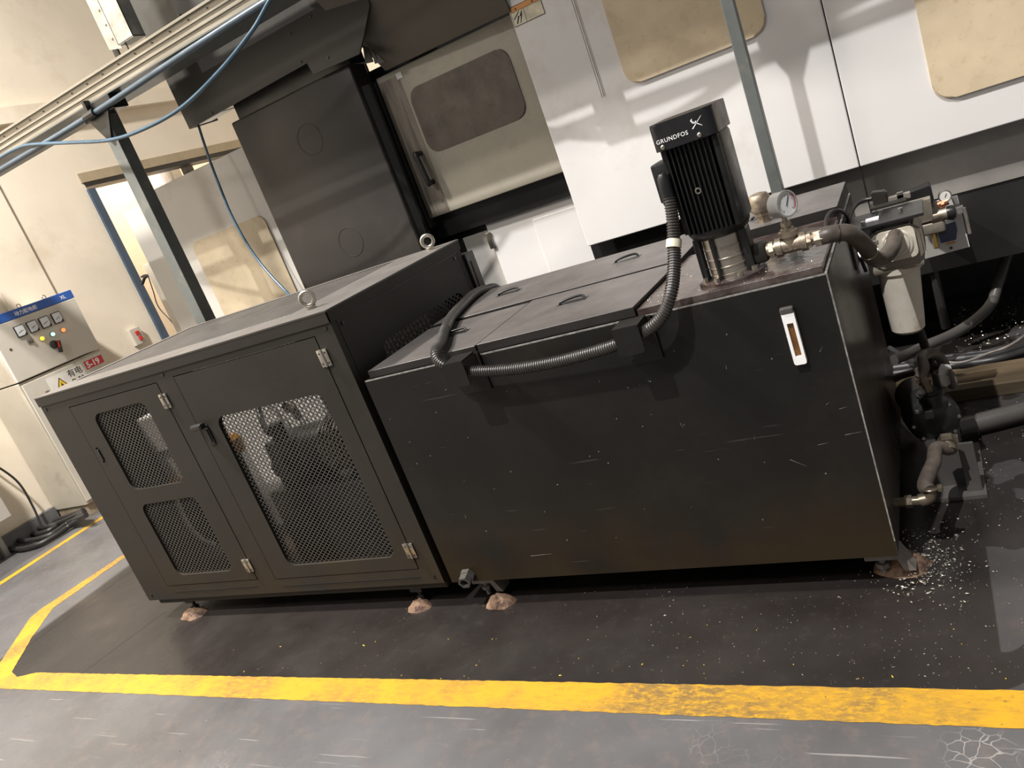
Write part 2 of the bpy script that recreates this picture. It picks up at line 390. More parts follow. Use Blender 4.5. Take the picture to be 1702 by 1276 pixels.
# left wall with an opening, a lintel, and the far walls beyond it
b = B(); b.plate(YZ(-7.0), [(-3, 0), (5.37, 0), (5.37, 2.70), (9.0, 2.70), (9.0, 5.2), (-3, 5.2)], [], 0, -.2); struct('wall_left', b, 'wall_cream')
b = B(); b.box(-11, -7.2, 12.0, 12.2, 0, 5.2); b.box(-7.0, 4, 9.0, 9.2, 0, 5.2); struct('wall_back', b, 'wall_far')
b = B(); b.box(-9.3, -9.1, 3.0, 12.0, 0, 5.2); struct('wall_far', b, 'wall_far')
b = B(); b.box(-7.005, -6.90, -3, 9.0, 3.28, 3.42); struct('trim_1', b, 'wall_cream')
b = B(); b.box(-7.21, -6.985, 5.34, 9.0, 2.67, 2.76); struct('trim_2', b, 'beam_tan')
b = B(); b.box(-7.21, -6.99, 5.37, 9.0, 2.625, 2.67); struct('trim_3', b, 'black_paint')
b = B(); b.box(-7.002, -6.975, 4.1, 4.55, 0, 3.28); struct('trim_4', b, 'wall_cream')
d1 = struct('door_1', B().box(-7.08, -6.97, 5.36, 5.44, 0, 2.60, .004), 'frame_blue')
for (x, y, ww, m) in ((-7.6, 6.85, .05, 'white_print'), (-7.6, 7.0, .12, 'panel_grey'), (-7.6, 7.22, .10, 'black_paint')):
    b = B(); b.box(x - ww / 2, x + ww / 2, y - ww / 2, y + ww / 2, 0, 3.4, .005)
    nm, lb = {'white_print': ('drain_pipe', 'thin white pipe standing behind the wall opening'), 'panel_grey': ('steel_column', 'grey square steel column behind the wall opening'), 'black_paint': ('steel_column', 'black steel column behind the wall opening')}[m]
    solo(nm, b, m, lb, 'pipe' if m == 'white_print' else 'column', loc=(x, y, 0))
# ------------------------------------------------------------------ floor lines
def ribbon(poly, z=.0012, j=.0018, step=.02):
    bb = B(); out = []
    for i in range(len(poly)):
        a = V((*poly[i], z)); c = V((*poly[(i + 1) % len(poly)], z)); L = (c - a).length; n = max(1, int(L / step)); d = (c - a).normalized(); s = V((-d.y, d.x, 0))
        for k in range(n): out.append(a + d * (L * k / n) + s * (random.uniform(-j, j) if 0 < k else 0))
    tri = tessellate_polygon([out]); vs = [bb.bm.verts.new(p) for p in out]
    for t3 in tri:
        try: bb.bm.faces.new([vs[i] for i in t3])
        except ValueError: pass
    return bb
solo('floor_line', ribbon([(3.2, 1.600), (3.2, 1.722), (-4.30, 1.733), (-4.42, 1.70), (-4.536, 1.735), (-4.80, 2.005), (-5.027, 2.286), (-5.01, 2.85), (-5.0, 3.5), (-5.08, 3.5), (-5.085, 2.842), (-5.157, 2.283), (-5.134, 2.196), (-4.764, 1.79), (-4.60, 1.618)]), 'line_paint', 'worn yellow line painted on the floor round the dark enclosure and tank', 'floor line')
solo('floor_line', ribbon([(-6.30, .5), (-6.22, .5), (-6.22, 5.2), (-6.30, 5.2)]), 'line_paint', 'narrow yellow line painted along the floor in front of the control cabinet', 'floor line')
# floor joints (thin recessed seams)
b = B()
for (a, c) in (((-4.735, 1.76), (-4.69, 3.0)), ((-3.90, 1.74), (-3.83, 2.2))):
    d = V((c[0] - a[0], c[1] - a[1], 0)); s = V((-d.y, d.x, 0)).normalized() * .0015
    b.bm.faces.new([b.bm.verts.new(V((q[0], q[1], .0006)) + k) for q, k in ((a, -s), (c, -s), (c, s), (a, s))])
struct('trim_5', b, 'black_paint')
# ================================================================== ENCLOSURE
E = thing('machine_enclosure', 'dark grey sheet-metal enclosure with mesh doors, left of the tank', 'enclosure', (-2.85, 2.65, 0))
X0, X1, Y0, Y1, ZB, ZT = -3.79, -1.922, 2.13, 3.12, .118, 1.265
D1 = (-3.588, -2.935, .193, 1.182); D2 = (-2.826, -2.014, .187, 1.187)
b = B(); b.plate(XZ(Y0), rect(X0, X1, ZB, ZT - .02), [rect(*D1), rect(*D2)], 0, .03); part('front_frame', b, 'enclosure_paint', E)
b = B(); b.plate(lambda u, v, w: V((u, v, ZT + w)), rect(X0 - .006, X1 + .006, Y0 - .006, Y1 + .006), [rect(X0 + .05, -2.25, Y0 + .18, Y1 - .04)], 0, -.006); part('top_panel', b, 'enclosure_top', E)
b = B(); b.box(X0 - .005, X1 + .005, Y0 - .005, Y0 - .001, ZT - .046, ZT - .006); b.box(X1 + .001, X1 + .005, Y0 - .005, Y1 + .005, ZT - .046, ZT - .006); part('top_lip', b, 'enclosure_paint', E)
b = B(); x = X0 + .055
while x < -2.27:
    b.box(x, x + .0145, Y0 + .181, Y1 - .041, ZT - .010, ZT - .003); x += .026
g = part('top_grille', b, 'enclosure_top', E); g['kind'] = 'stuff'
b = B(); b.box(X0 + .001, X0 + .02, Y0 + .031, Y1, ZB, ZT - .02); part('end_panel', b, 'enclosure_paint', E)
SW = rrect(2.345, 3.005, .55, 1.056, .045)
b = B(); b.plate(YZ(X1), rect(Y0 + .031, Y1, ZB, ZT - .02), [SW], 0, -.02); part('side_panel', b, 'enclosure_paint', E)
b = B(); lattice(b, YZ(X1), SW, .034, .026, .0042, .002, -.006); part('side_mesh', b, 'mesh_paint', E)
b = B(); b.plate(YZ(X1), rect(Y0 + .035, Y1 - .03, ZB + .02, ZT - .050), [rect(Y0 + .037, Y1 - .032, ZB + .022, ZT - .052)], .0015, 0); part('panel_seam', b, 'black_paint', E)
b = B(); b.box(X0 + .021, X1 - .021, Y1 - .02, Y1 - .001, ZB, ZT - .02); part('back_panel', b, 'enclosure_paint', E)
b = B(); b.box(X0 + .04, X1 - .01, Y0 + .02, Y1 - .03, .083, ZB + .01, .004); part('plinth', b, 'enclosure_paint', E)
b = B(); b.box(X1 - .06, X1 + .012, Y1 + .004, Y1 + .085, .30, 1.19, .004); part('rear_duct', b, 'black_paint', E)
b = B(); b.box(X1 + .0125, X1 + .015, Y1 + .030, Y1 + .042, .60, 1.15); part('rust_strip', b, 'grout', E, label='rusty strip')
def door(dr, wins, slots):
    b = B(); g = .004; b.plate(XZ(Y0 - .001), rect(dr[0] + g, dr[1] - g, dr[2] + g, dr[3] - g), [rrect(*q, .045) for q in wins] + slots, 0, .022)
    d = part('door', b, 'enclosure_paint', E)
    b = B()
    for q in wins: lattice(b, XZ(Y0), rrect(*q, .045), .0262, .0205, .0036, .0018, .010)
    mp_ = part('mesh_panel', b, 'mesh_paint', d)
    return d
dA = door(D1, [(-3.452, -3.072, .722, 1.118), (-3.462, -3.060, .250, .645)], [rect(-3.556, -3.534, .885, .965)])
b = B(); b.box(-3.560, -3.530, Y0 + .004, Y0 + .02, .880, .970); b.box(-3.551, -3.539, Y0 - .006, Y0 + .01, .895, .955, .003); part('latch', b, 'black_paint', dA)
dB = door(D2, [(-2.702, -2.098, .250, .975)], [])
b = B(); b.box(-2.800, -2.765, Y0 - .008, Y0, .865, .955, .003); b.box(-2.830, -2.765, Y0 - .04, Y0 - .008, .945, .972, .008); b.box(-2.792, -2.773, Y0 - .012, Y0 - .004, .875, .935, .002); part('handle', b, 'black_paint', dB)
for (x, z, d) in ((-2.937, 1.096, dA), (-2.950, .273, dA), (-2.012, 1.101, dB), (-2.016, .276, dB)):
    b = B(); b.box(x - .024, x - .003, Y0 - .007, Y0 - .001, z - .033, z + .033, .002); b.box(x + .003, x + .024, Y0 - .007, Y0 - .001, z - .033, z + .033, .002); b.cyl((x, Y0 - .008, z - .033), (x, Y0 - .008, z + .033), .005, n=10)
    h = part('hinge', b, 'steel', d, 40)
    for sx, sz in ((-.014, -.02), (-.014, .02), (.014, -.02), (.014, .02)):
        b = B(); b.cyl((x + sx, Y0 - .0085, z + sz), (x + sx, Y0 - .006, z + sz), .0035, n=8); part('hinge_screw', b, 'black_paint', h)
for (x, z) in ((-2.878, 1.205), (-1.951, 1.205), (-3.76, 1.20), (-3.75, .15), (-1.96, .15)):
    b = B(); b.cyl((x, Y0 - .004, z), (x, Y0, z), .007, n=8); part('bolt', b, 'black_paint', E)
for y in (2.19, 3.05):
    b = B(); b.cyl((X1, y, 1.195), (X1 + .004, y, 1.195), .007, n=8); part('bolt', b, 'black_paint', E)
for x0, x1, z in ((-3.55, -2.96, .160), (-2.80, -2.03, .152)):
    b = B(); b.box(x0, x1, Y0 - .002, Y0 + .001, z - .002, z + .002); part('lower_groove', b, 'black_paint', E)
for (x, y) in ((-2.105, 2.27), (-2.01, 3.03)):
    b = B(); b.cyl((x, y, ZT), (x, y, ZT + .012), .02, n=16); b.torus((x, y, ZT + .042), (.45, -.9, 0), .026, .0085, 28, 10); part('eye_bolt', b, 'steel', E, 50)
for (x, y) in ((-3.56, 2.19), (-2.11, 2.18), (-3.56, 3.0), (-2.11, 3.0)):
    b = B(); b.cyl((x, y, .02), (x, y, .09), .009, n=10); b.box(x - .03, x + .03, y - .02, y + .02, .06, .085, .002); b.cyl((x, y, .02), (x, y, .034), .02, n=6); part('levelling_foot', b, 'black_paint', E)
# what can be seen through the mesh doors
M_ = thing('hydraulic_motor', 'black finned motor and pump seen through the right mesh door of the enclosure', 'motor', (-2.5, 2.5, .124))
b = B(); b.lathe((-2.66, 2.50, .64), (1, 0, 0), [(0, .09), (.02, .11), (.36, .11), (.39, .08)], 28); part('motor_body', b, 'black_paint', M_, 40)
for i in range(9):
    b = B(); b.lathe((-2.50 + i * .022, 2.50, .64), (1, 0, 0), [(0, .128), (.007, .128)], 24); part('cooling_fin', b, 'filter_head_grey', M_)
b = B(); b.box(-2.86, -2.66, 2.42, 2.60, .50, .72, .012); b.cyl((-2.76, 2.45, .72), (-2.76, 2.45, .80), .035); b.cyl((-2.80, 2.40, .60), (-2.80, 2.45, .60), .05); part('pump_body', b, 'machine_dark', M_, 40)
b = B(); b.box(-2.90, -2.12, 2.36, 2.72, .124, .50, .01); part('base_frame', b, 'machine_dark', M_)
b = B(); b.cyl((-2.33, 2.40, .50), (-2.33, 2.40, .56), .026); part('valve', b, 'steel', M_, 40)
T_ = thing('inner_tank', 'pale grey box behind the mesh of the right enclosure door', 'tank', (-3.1, 2.88, .124))
b = B(); b.box(-3.50, -2.74, 2.76, 3.06, .124, 1.10, .012); part('tank_body', b, 'inner_white', T_)
b = B(); b.box(-3.45, -2.80, 2.752, 2.762, 1.02, 1.05); b.cyl((-2.95, 2.76, .78), (-2.95, 2.73, .78), .03); part('flange', b, 'steel', T_, 40)
b = B(); b.tube([(-2.80, 2.45, .78), (-2.88, 2.50, .74), (-3.0, 2.60, .78), (-3.1, 2.72, .9)], .014, 10); part('suction_line', b, 'machine_dark', T_, 60)
b = B(); b.lathe((-3.075, 2.45, .695), (0, 0, 1), [(0, .038), (.01, .046), (.075, .046), (.095, .026)], 16)
FC_ = thing('filler_neck', 'orange cap on a dark neck seen behind the mesh near the door handle', 'cap', (-3.075, 2.45, .124))
part('filler_cap', b, 'orange_plastic', FC_, 40, label='orange cap')
b = B(); b.cyl((-3.075, 2.45, .124), (-3.075, 2.45, .70), .014); part('neck_tube', b, 'machine_dark', FC_, 40)
K_ = thing('inner_pipework', 'pale pipe and grey box seen through the two left mesh windows', 'pipework', (-3.55, 2.5, .124))
b = B(); b.box(-3.67, -3.44, 2.45, 2.62, .775, .97, .008); part('junction_box', b, 'inner_white', K_)
b = B(); b.box(-3.67, -3.555, 2.46, 2.60, .60, .77, .008); part('white_block', b, 'inner_white', K_)
b = B(); b.tube([(-3.67, 2.45, .60), (-3.68, 2.45, .5), (-3.69, 2.45, .36), (-3.66, 2.46, .26), (-3.58, 2.47, .20), (-3.5, 2.48, .17)], .014, 12); part('pipe', b, 'inner_white', K_, 60)
b = B(); b.box(-3.65, -3.58, 2.43, 2.46, .590, .62, .004); part('orange_block', b, 'orange_plastic', K_)
b = B(); b.lathe((-3.60, 2.46, .124), (0, 0, 1), [(0, .09), (.05, .09), (.07, .07), (.09, .05)], 20); part('pump_foot', b, 'machine_grey', K_, 40)
# ================================================================== COOLANT TANK
T = thing('coolant_tank', 'low black coolant tank with lids, the largest box in the foreground', 'tank', (-1.09, 2.65, 0))
tx0, tx1, ty0, ty1, tz0, tz1 = -1.885, -.300, 2.13, 3.15, .117, .981
b = B(); b.box(tx0, tx1 - .002, ty0, ty0 + .01, tz0, tz1 - .004); b.box(tx0, tx1 - .002, ty1 - .01, ty1, tz0, tz1); b.box(tx0, tx0 + .01, ty0 + .01, ty1 - .01, tz0, tz1); b.box(tx0, tx1 - .002, ty0 + .01, ty1 - .01, tz0, tz0 + .01); part('front_panel', b, 'tank_paint', T)
b = B(); b.box(tx1 - .002, tx1, ty0, ty1, tz0, tz1 - .002); part('side_panel', b, 'tank_side', T, label='brown oil-stained side panel')
b = B(); b.box(tx0, tx1, ty0 + .001, ty0 + .006, tz1 - .006, tz1); b.box(tx1 - .006, tx1, ty0, ty1, tz1 - .006, tz1 + .001); b.box(tx1 - .003, tx1 + .001, ty0 - .001, ty0 + .003, tz0 + .05, tz1); part('rim_edge', b, 'worn_edge', T, label='bare metal edge')
b = B(); b.box(tx0 + .01, tx1 - .008, ty0 + .008, ty1 - .01, tz1 - .02, tz1 - .003); part('rim_ledge', b, 'black_paint', T)
lids = [('lid_A', [(-1.872, 2.150), (-1.405, 2.150), (-1.398, 2.600), (-1.872, 2.600)], .980, 1.008, 'lid_paint'),
        ('lid_B', [(-1.397, 2.150), (-.838, 2.150), (-.815, 2.612), (-1.390, 2.612)], .980, 1.010, 'lid_paint'),
        ('pump', [(-.830, 2.148), (-.310, 2.148), (-.310, 2.715), (-.806, 2.715)], .978, .999, 'oily_plate'),
        ('back', [(-1.872, 2.628), (-.812, 2.628), (-.80, 3.085), (-1.872, 3.085)], .980, 1.012, 'lid_paint'),
        ('end', [(-.745, 2.730), (-.306, 2.730), (-.306, 3.145), (-.745, 3.145)], .980, 1.028, 'lid_paint')]
for (n_, poly, z0, z1, m) in lids:
    b = B(); b.prism([(p[0], p[1], z0) for p in poly], (0, 0, z1 - z0))
    bmesh.ops.bevel(b.bm, geom=list(b.bm.edges), offset=.001, segments=1, affect='EDGES')
    if n_ == 'pump': pl = part('pump_plate', b, m, T, label='oily brown mounting plate')
    else:
        ld = part('lid', b, m, T)
        for (hx, hy) in {'lid_A': [(-1.62, 2.39)], 'lid_B': [(-1.145, 2.42)], 'back': [(-1.62, 2.87), (-1.09, 2.89)], 'end': [(-.56, 2.90)]}[n_]:
            b = B(); b.box(hx - .055, hx + .055, hy - .022, hy + .022, z1 - .001, z1 + .0015, .001)
            b.tube([(hx - .045, hy - .01, z1), (hx - .03, hy - .012, z1 + .012), (hx + .03, hy + .012, z1 + .012), (hx + .045, hy + .01, z1)], .0045, 8, 5)
            part('lid_handle', b, 'black_paint', ld, 50)
for x in (-1.80, -.36):
    for y in (2.19, 3.05):
        b = B(); b.box(x - .045, x + .045, y - .004, y + .10, .065, tz0, .002); b.prism([(x + .03, y - .01, tz0), (x + .045, y - .01, tz0), (x + .09, y - .01, .03), (x + .06, y - .01, .03)], (0, .06, 0)); b.cyl((x, y + .02, .005), (x, y + .02, .09), .010, n=10); b.cyl((x, y + .02, .03), (x, y + .02, .045), .020, n=6); part('levelling_foot', b, 'hose_grey', T, 40)
b = B()
for k in range(40):
    x = random.uniform(tx0 + .03, tx1 - .03); z = random.uniform(tz0 + .02, tz1 - .03); q = random.uniform(.0006, .0018)
    b.box(x - q, x + q, ty0 - .0008, ty0, z - q, z + q)
for (x, z, l, a) in ((-.38, .62, .012, .5), (-.345, .60, .02, .15), (-.42, .50, .03, .1), (-.335, .52, .045, .07), (-.60, .55, .015, 1.2), (-.62, .78, .014, 1.4), (-.36, .78, .02, .9), (-1.70, .40, .02, 1.5), (-1.45, .21, .09, .03), (-.50, .45, .05, -.6), (-.80, .62, .02, -1.3)):
    d = V((math.cos(a), 0, math.sin(a))); e = V((-d.z, 0, d.x)) * .0006; c0 = V((x, ty0 - .0006, z))
    b.prism([c0 - d * l / 2 - e, c0 + d * l / 2, c0 - d * l / 2 + e], (0, .0006, 0))
sp_ = part('paint_scratches', b, 'worn_edge', T); sp_['kind'] = 'stuff'
# sight glass
b = B(); b.plate(XZ(ty0 - .016), rrect(-.4345, -.4015, .752, .912, .006, 2), [rect(-.4265, -.4095, .776, .873)], 0, .016); SG = part('sight_glass', b, 'white_print', T, label='white framed level gauge')
b = B(); b.box(-.427, -.409, ty0 - .008, ty0, .775, .874); part('level_window', b, 'oil_glass', SG)
b = B(); b.box(-.436, -.400, ty0 - .018, ty0, .900, .918, .004); part('end_cap', b, 'machine_grey', SG)
# drain stub on the front, outlet on the side
b = B(); b.lathe((-1.795, ty0, .150), (.1, -1, -.15), [(0, .030), (.02, .030), (.021, .026), (.05, .026), (.05, .017), (.03, .016)], 6); part('drain_fitting', b, 'machine_grey', T)
b = B(); b.cyl((tx1, 2.30, .190), (tx1 + .085, 2.30, .190), .014); b.lathe((tx1 + .03, 2.30, .190), (1, 0, 0), [(0, .019), (.02, .019)], 6); b.tube([(tx1 + .07, 2.30, .190), (tx1 + .095, 2.303, .196), (tx1 + .105, 2.31, .225)], .019, 12); part('outlet_elbow', b, 'brass_dirty', T, 40)
# conduit brackets on the front
for (x, z) in ((-.838, .945), (-1.435, .958)):
    b = B(); y0 = ty0 - .098
    b.plate(XZ(y0), rrect(x - .040, x + .040, z - .042, z + .042, .012, 3), [], 0, .004)
    b.box(x - .040, x + .040, y0 + .002, ty0 - .012, z + .037, z + .042); b.box(x - .040, x - .036, y0 + .002, ty0 - .03, z - .03, z - .020)
    b.box(x + .036, x + .052, ty0 - .012, ty0, z - .045, z + .035); b.box(x - .05, x + .052, ty0 - .008, ty0, z - .10, z + .035, .002); part('conduit_bracket', b, 'tank_paint', T)
# ================================================================== PUMP
P = thing('vertical_pump', 'tall black electric pump motor standing on the tank by the pressure gauge', 'pump', (-.565, 2.27, .998))
cx, cy = -.566, 2.275
b = B(); b.lathe((cx, cy, .998), (0, 0, 1), [(0, .098), (.010, .098), (.012, .094)], 40); part('base_flange', b, 'oily_plate', P, 40)
b = B(); b.lathe((cx, cy, 1.008), (0, 0, 1), [(0, .060), (.012, .060), (.0125, .058), (.03, .058), (.031, .060), (.034, .060), (.035, .058), (.055, .058), (.056, .060), (.059, .060), (.06, .058), (.085, .058), (.086, .060), (.089, .060), (.09, .058), (.125, .058)], 36); part('steel_sleeve', b, 'stainless', P, 40)
for a in (-1.85, -2.75, -.35, 1.3):
    x, y = cx + .066 * math.cos(a), cy + .066 * math.sin(a)
    b = B(); b.cyl((x, y, 1.008), (x, y, 1.135), .006, n=10); part('stay_bolt', b, 'black_paint', P)
b = B(); b.box(cx - .076, cx - .058, cy - .040, cy - .020, 1.008, 1.135, .003); part('side_stay', b, 'black_paint', P)
b = B(); b.box(cx + .050, cx + .075, cy - .035, cy + .03, 1.008, 1.135, .006); part('side_stay', b, 'black_paint', P)
for a in (-1.1, -1.9, -2.5, -.5, .6, 2.2):
    x, y = cx + .083 * math.cos(a), cy + .083 * math.sin(a)
    b = B(); b.cyl((x, y, 1.008), (x, y, 1.022), .0085, n=6); part('flange_bolt', b, 'steel', P)
b = B(); b.lathe((cx, cy, 1.128), (0, 0, 1), [(0, .066), (.008, .080), (.022, .088), (.028, .088)], 36); part('motor_flange', b, 'pump_black', P, 40)
hw = .080
b = B(); b.prism([(cx + u, cy + v, 1.155) for u, v in rrect(-hw + .010, hw - .010, -hw + .010, hw - .010, .03, 5)], (0, 0, .250)); part('motor_housing', b, 'pump_black', P, 40)
for i in range(10):
    u = -.062 + i * .0130
    b = B(); b.box(cx + u - .0018, cx + u + .0018, cy - hw - .006, cy - hw + .018, 1.158, 1.402); part('cooling_fin', b, 'pump_black', P)
for i in range(5):
    u = -.052 + i * .0130
    b = B(); b.box(cx - hw - .004, cx - hw + .014, cy + u - .0018, cy + u + .0018, 1.158, 1.402); part('cooling_fin', b, 'pump_black', P)
b = B(); b.box(cx + hw - .014, cx + hw + .006, cy - .070, cy + .072, 1.150, 1.404, .012); b.box(cx + hw - .018, cx + hw + .002, cy - hw - .002, cy - hw + .02, 1.150, 1.404, .008); part('terminal_cover', b, 'pump_black', P, 40)
b = B(); b.prism([(cx + u, cy + v, 1.403) for u, v in rrect(-.086, .088, -.100, .100, .022, 5)], (0, 0, .072)); bmesh.ops.bevel(b.bm, geom=[e for e in b.bm.edges if all(v.co.z > 1.47 for v in e.verts)], offset=.004, segments=2, affect='EDGES'); FC = part('fan_cover', b, 'cap_plastic', P, 40)
yy = cy - .1003
text('GRUNDFOS', .0155, 'white_print', FC, (cx - .074, yy, 1.4235), (1, 0, 0), (0, 0, 1), bold=.0001, sp=1.12)
b = B()
lx, lz = cx + .043, 1.4445
for (a0, c0, wd) in (((-.014, -.012), (.016, .014), .003), ((-.004, .002), (.013, -.011), .003), ((-.014, .010), (-.006, .004), .003)):
    d = V((c0[0] - a0[0], 0, c0[1] - a0[1])).normalized(); s = V((-d.z, 0, d.x)) * wd / 2
    q = [V((lx + a0[0], yy, lz + a0[1])) - s, V((lx + c0[0], yy, lz + c0[1])) - s * .3, V((lx + c0[0], yy, lz + c0[1])) + s * .3, V((lx + a0[0], yy, lz + a0[1])) + s]
    b.prism(q, (0, -.0005, 0))
b.torus((lx - .006, yy, lz + .007), (0, 1, 0), .006, .0012, 12, 6, .3, 4.2)
part('emblem', b, 'white_print', FC)
for x in (cx - .060, cx + .042):
    b = B(); b.lathe((x, yy, 1.413), (0, -1, 0), [(0, .006), (.002, .006), (.004, .003)], 12); part('cover_screw', b, 'steel', FC, 40)
b = B(); b.torus((cx - .006, cy - hw - .006, 1.272), (0, 1, 0), .007, .0022, 16, 6); part('ring_mark', b, 'steel', P, 40)
b = B(); b.box(cx - hw - .045, cx - hw + .012, cy - .055, cy + .045, 1.262, 1.372, .006); JB = part('junction_box', b, 'cap_plastic', P, 40)
b = B(); b.lathe((cx - .092, cy - .075, 1.345), (0, 0, -1), [(0, .010), (.01, .017), (.04, .019), (.085, .019)], 16); b.box(cx - .108, cx - .075, cy - .078, cy - .05, 1.29, 1.34, .004); part('cable_gland', b, 'cap_plastic', JB, 40)
b = B(); b.box(cx + .060, cx + .112, cy - .024, cy + .024, 1.018, 1.074, .010); part('outlet_port', b, 'enclosure_paint', P, 40)
# ------------------------------------------------------------------ corrugated conduit
cpts = [(-.655, 2.197, 1.275), (-.660, 2.185, 1.22), (-.672, 2.165, 1.15), (-.682, 2.130, 1.09), (-.700, 2.085, 1.03), (-.738, 2.068, .980), (-.800, 2.064, .950), (-.86, 2.064, .938), (-.941, 2.068, .927), (-1.085, 2.075, .918), (-1.234, 2.075, .923), (-1.363, 2.069, .942), (-1.435, 2.066, .960), (-1.500, 2.070, 1.000), (-1.525, 2.105, 1.030), (-1.560, 2.20, 1.035), (-1.66, 2.40, 1.034), (-1.745, 2.60, 1.034), (-1.80, 2.80, 1.034), (-1.83, 2.95, 1.034), (-1.835, 3.06, 1.02), (-1.83, 3.165, .98), (-1.83, 3.20, .8)]
PP_ = smooth(cpts, 44)
def crf(i, d): return .0175 + (.0022 if (i % 6) < 3 else -.0008)
b = B(); rings = []; up = None
acc = 0; last = PP_[0]; res = [PP_[0]]
stepl = .0016
i = 1; cur = PP_[0].copy()
while i < len(PP_):
    d = (PP_[i] - cur).length
    if d >= stepl: cur = cur + (PP_[i] - cur) * (stepl / d); res.append(cur.copy())
    else: i += 1
smo = len(res) * .60
for i, p in enumerate(res):
    tg = (res[min(i + 1, len(res) - 1)] - res[max(i - 1, 0)]).normalized()
    if up is None: up, _ = frame(tg)
    up = (up - tg * up.dot(tg)).normalized(); v = tg.cross(up)
    if i > smo and i % 5: continue
    r = .0175 + (.0020 if (i % 5) < 2 else -.0010) if i <= smo else .0200
    rings.append(b.ring(p, up, v, r, 12))
b.loft(rings)
CD = thing('flexible_conduit', 'long grey-brown corrugated conduit looping from the pump along the tank front', 'conduit', (-1.1, 2.07, .92))
part('corrugated_tube', b, 'conduit_plastic', CD, 50)
b = B(); b.cyl((-.669, 2.170, 1.165), (-.674, 2.160, 1.145), .0215, n=16); part('cable_tag', b, 'label_dirty', CD, 40)
# ------------------------------------------------------------------ pipe tee with gauge
G = thing('pipe_tee', 'brass pipe tee between the pump and the brown hose, carrying the pressure gauge', 'pipe fitting', (-.39, 2.27, 1.046))
z = 1.046; y = 2.27
def seg(x0, x1, r, n=20, r2=None): return B().cyl((x0, y, z), (x1, y, z), r, r2, n)
part('nipple', seg(-.455, -.425, .019), 'brass', G, 40)
b = B(); b.cyl((-.448, y, z), (-.436, y, z), .024, n=6); part('hex_nut', b, 'brass', G)
b = B(); b.cyl((-.430, y, z), (-.350, y, z), .0215); b.lathe((-.430, y, z), (1, 0, 0), [(0, .026), (.016, .026)], 20); b.lathe((-.364, y, z), (1, 0, 0), [(0, .026), (.016, .026)], 20); b.cyl((-.390, y, z), (-.390, y, z + .036), .0215); b.cyl((-.390, y, z + .026), (-.390, y, z + .040), .026); part('tee_body', b, 'brass', G, 40)
b = B(); b.cyl((-.350, y, z), (-.336, y, z), .022, n=6); b.cyl((-.338, y, z), (-.326, y, z), .016); b.cyl((-.328, y, z), (-.305, y, z), .024, n=6); b.cyl((-.306, y, z), (-.296, y, z), .021); part('union_nut', b, 'brass', G)
b = B(); b.cyl((-.390, y, z + .036), (-.390, y, z + .048), .020, n=6); b.cyl((-.390, y, z + .048), (-.390, y, z + .056), .012); b.cyl((-.390, y, z + .054), (-.390, y, z + .066), .015, n=6); b.cyl((-.390, y, z + .064), (-.390, y, z + .085), .007); part('gauge_stem', b, 'brass', G)
gn = V((.80, -.60, .03)).normalized(); gc = V((-.388, y, z + .114))
b = B(); b.lathe(gc - gn * .022, gn, [(0, .030), (.003, .0345), (.036, .0345), (.038, .037), (.044, .037), (.044, .0325), (.040, .0320), (.040, .001)], 36); GG = part('pressure_gauge', b, 'gauge_steel', G, 40)
b = B(); b.lathe(gc - gn * .022 + gn * .0405, gn, [(0, .0315), (.0004, .0315)], 32); part('dial', b, 'white_print', GG)
gu, gv = frame(gn); fo = gc + gn * .0195
up_ = V((0, 0, 1)) - gn * gn.z; up_.normalize(); rt = up_.cross(gn)
b = B()
def dash(a, r0, r1, wd, col=None):
    d = rt * math.sin(a) + up_ * math.cos(a); s = (rt * math.cos(a) - up_ * math.sin(a)) * wd / 2
    q = [fo + d * r0 - s, fo + d * r1 - s, fo + d * r1 + s, fo + d * r0 + s]; return q
for k in range(21): b.prism(dash(-2.35 + 4.7 * k / 20, .023 if k % 5 else .020, .028, .0009), gn * .0003)
b.prism(dash(.55, -.006, .022, .0022), gn * .0008)
part('dial_marks', b, 'black_print', GG)
b = B()
for k in range(8): b.prism(dash(.9 + .19 * k, .0285, .0305, .0058), gn * .0003)
part('red_arc', b, 'label_red', GG)
# second fitting behind the pump
b = B(); b.cyl((-.545, 2.80, 1.020), (-.545, 2.80, 1.055), .022, n=6); b.cyl((-.545, 2.80, 1.055), (-.545, 2.80, 1.075), .030, n=8); b.lathe((-.545, 2.80, 1.07), (0, 0, 1), [(0, .034), (.012, .038), (.04, .038), (.055, .030), (.06, .012)], 24)
solo('breather_cap', b, 'brass', 'brown brass breather cap on the tank behind the black pump', 'cap', 40, (-.545, 2.80, 1.02))
# ------------------------------------------------------------------ hose to the filter
Hs = thing('rubber_hose', 'brown rubber hose bending from the pipe tee down to the filter head', 'hose', (-.25, 2.4, .95))
b = B(); b.tube([(-.312, 2.27, 1.046), (-.285, 2.272, 1.046), (-.245, 2.30, 1.030), (-.222, 2.36, .975), (-.215, 2.43, .918), (-.203, 2.50, .885), (-.188, 2.56, .878), (-.173, 2.62, .880), (-.166, 2.70, .883), (-.165, 2.76, .880)], .0235, 18, 8); part('hose', b, 'hose_rubber', Hs, 60)
b = B(); b.torus((-.219, 2.40, .944), (-.05, .6, -.5), .0245, .003, 28, 6); b.box(-.205, -.188, 2.395, 2.41, .955, .968, .002); part('hose_clamp', b, 'steel', Hs, 40)
b = B(); b.torus((-.268, 2.28, 1.040), (1, .25, -.2), .0245, .0018, 28, 6); part('hose_clamp', b, 'black_paint', Hs, 40)
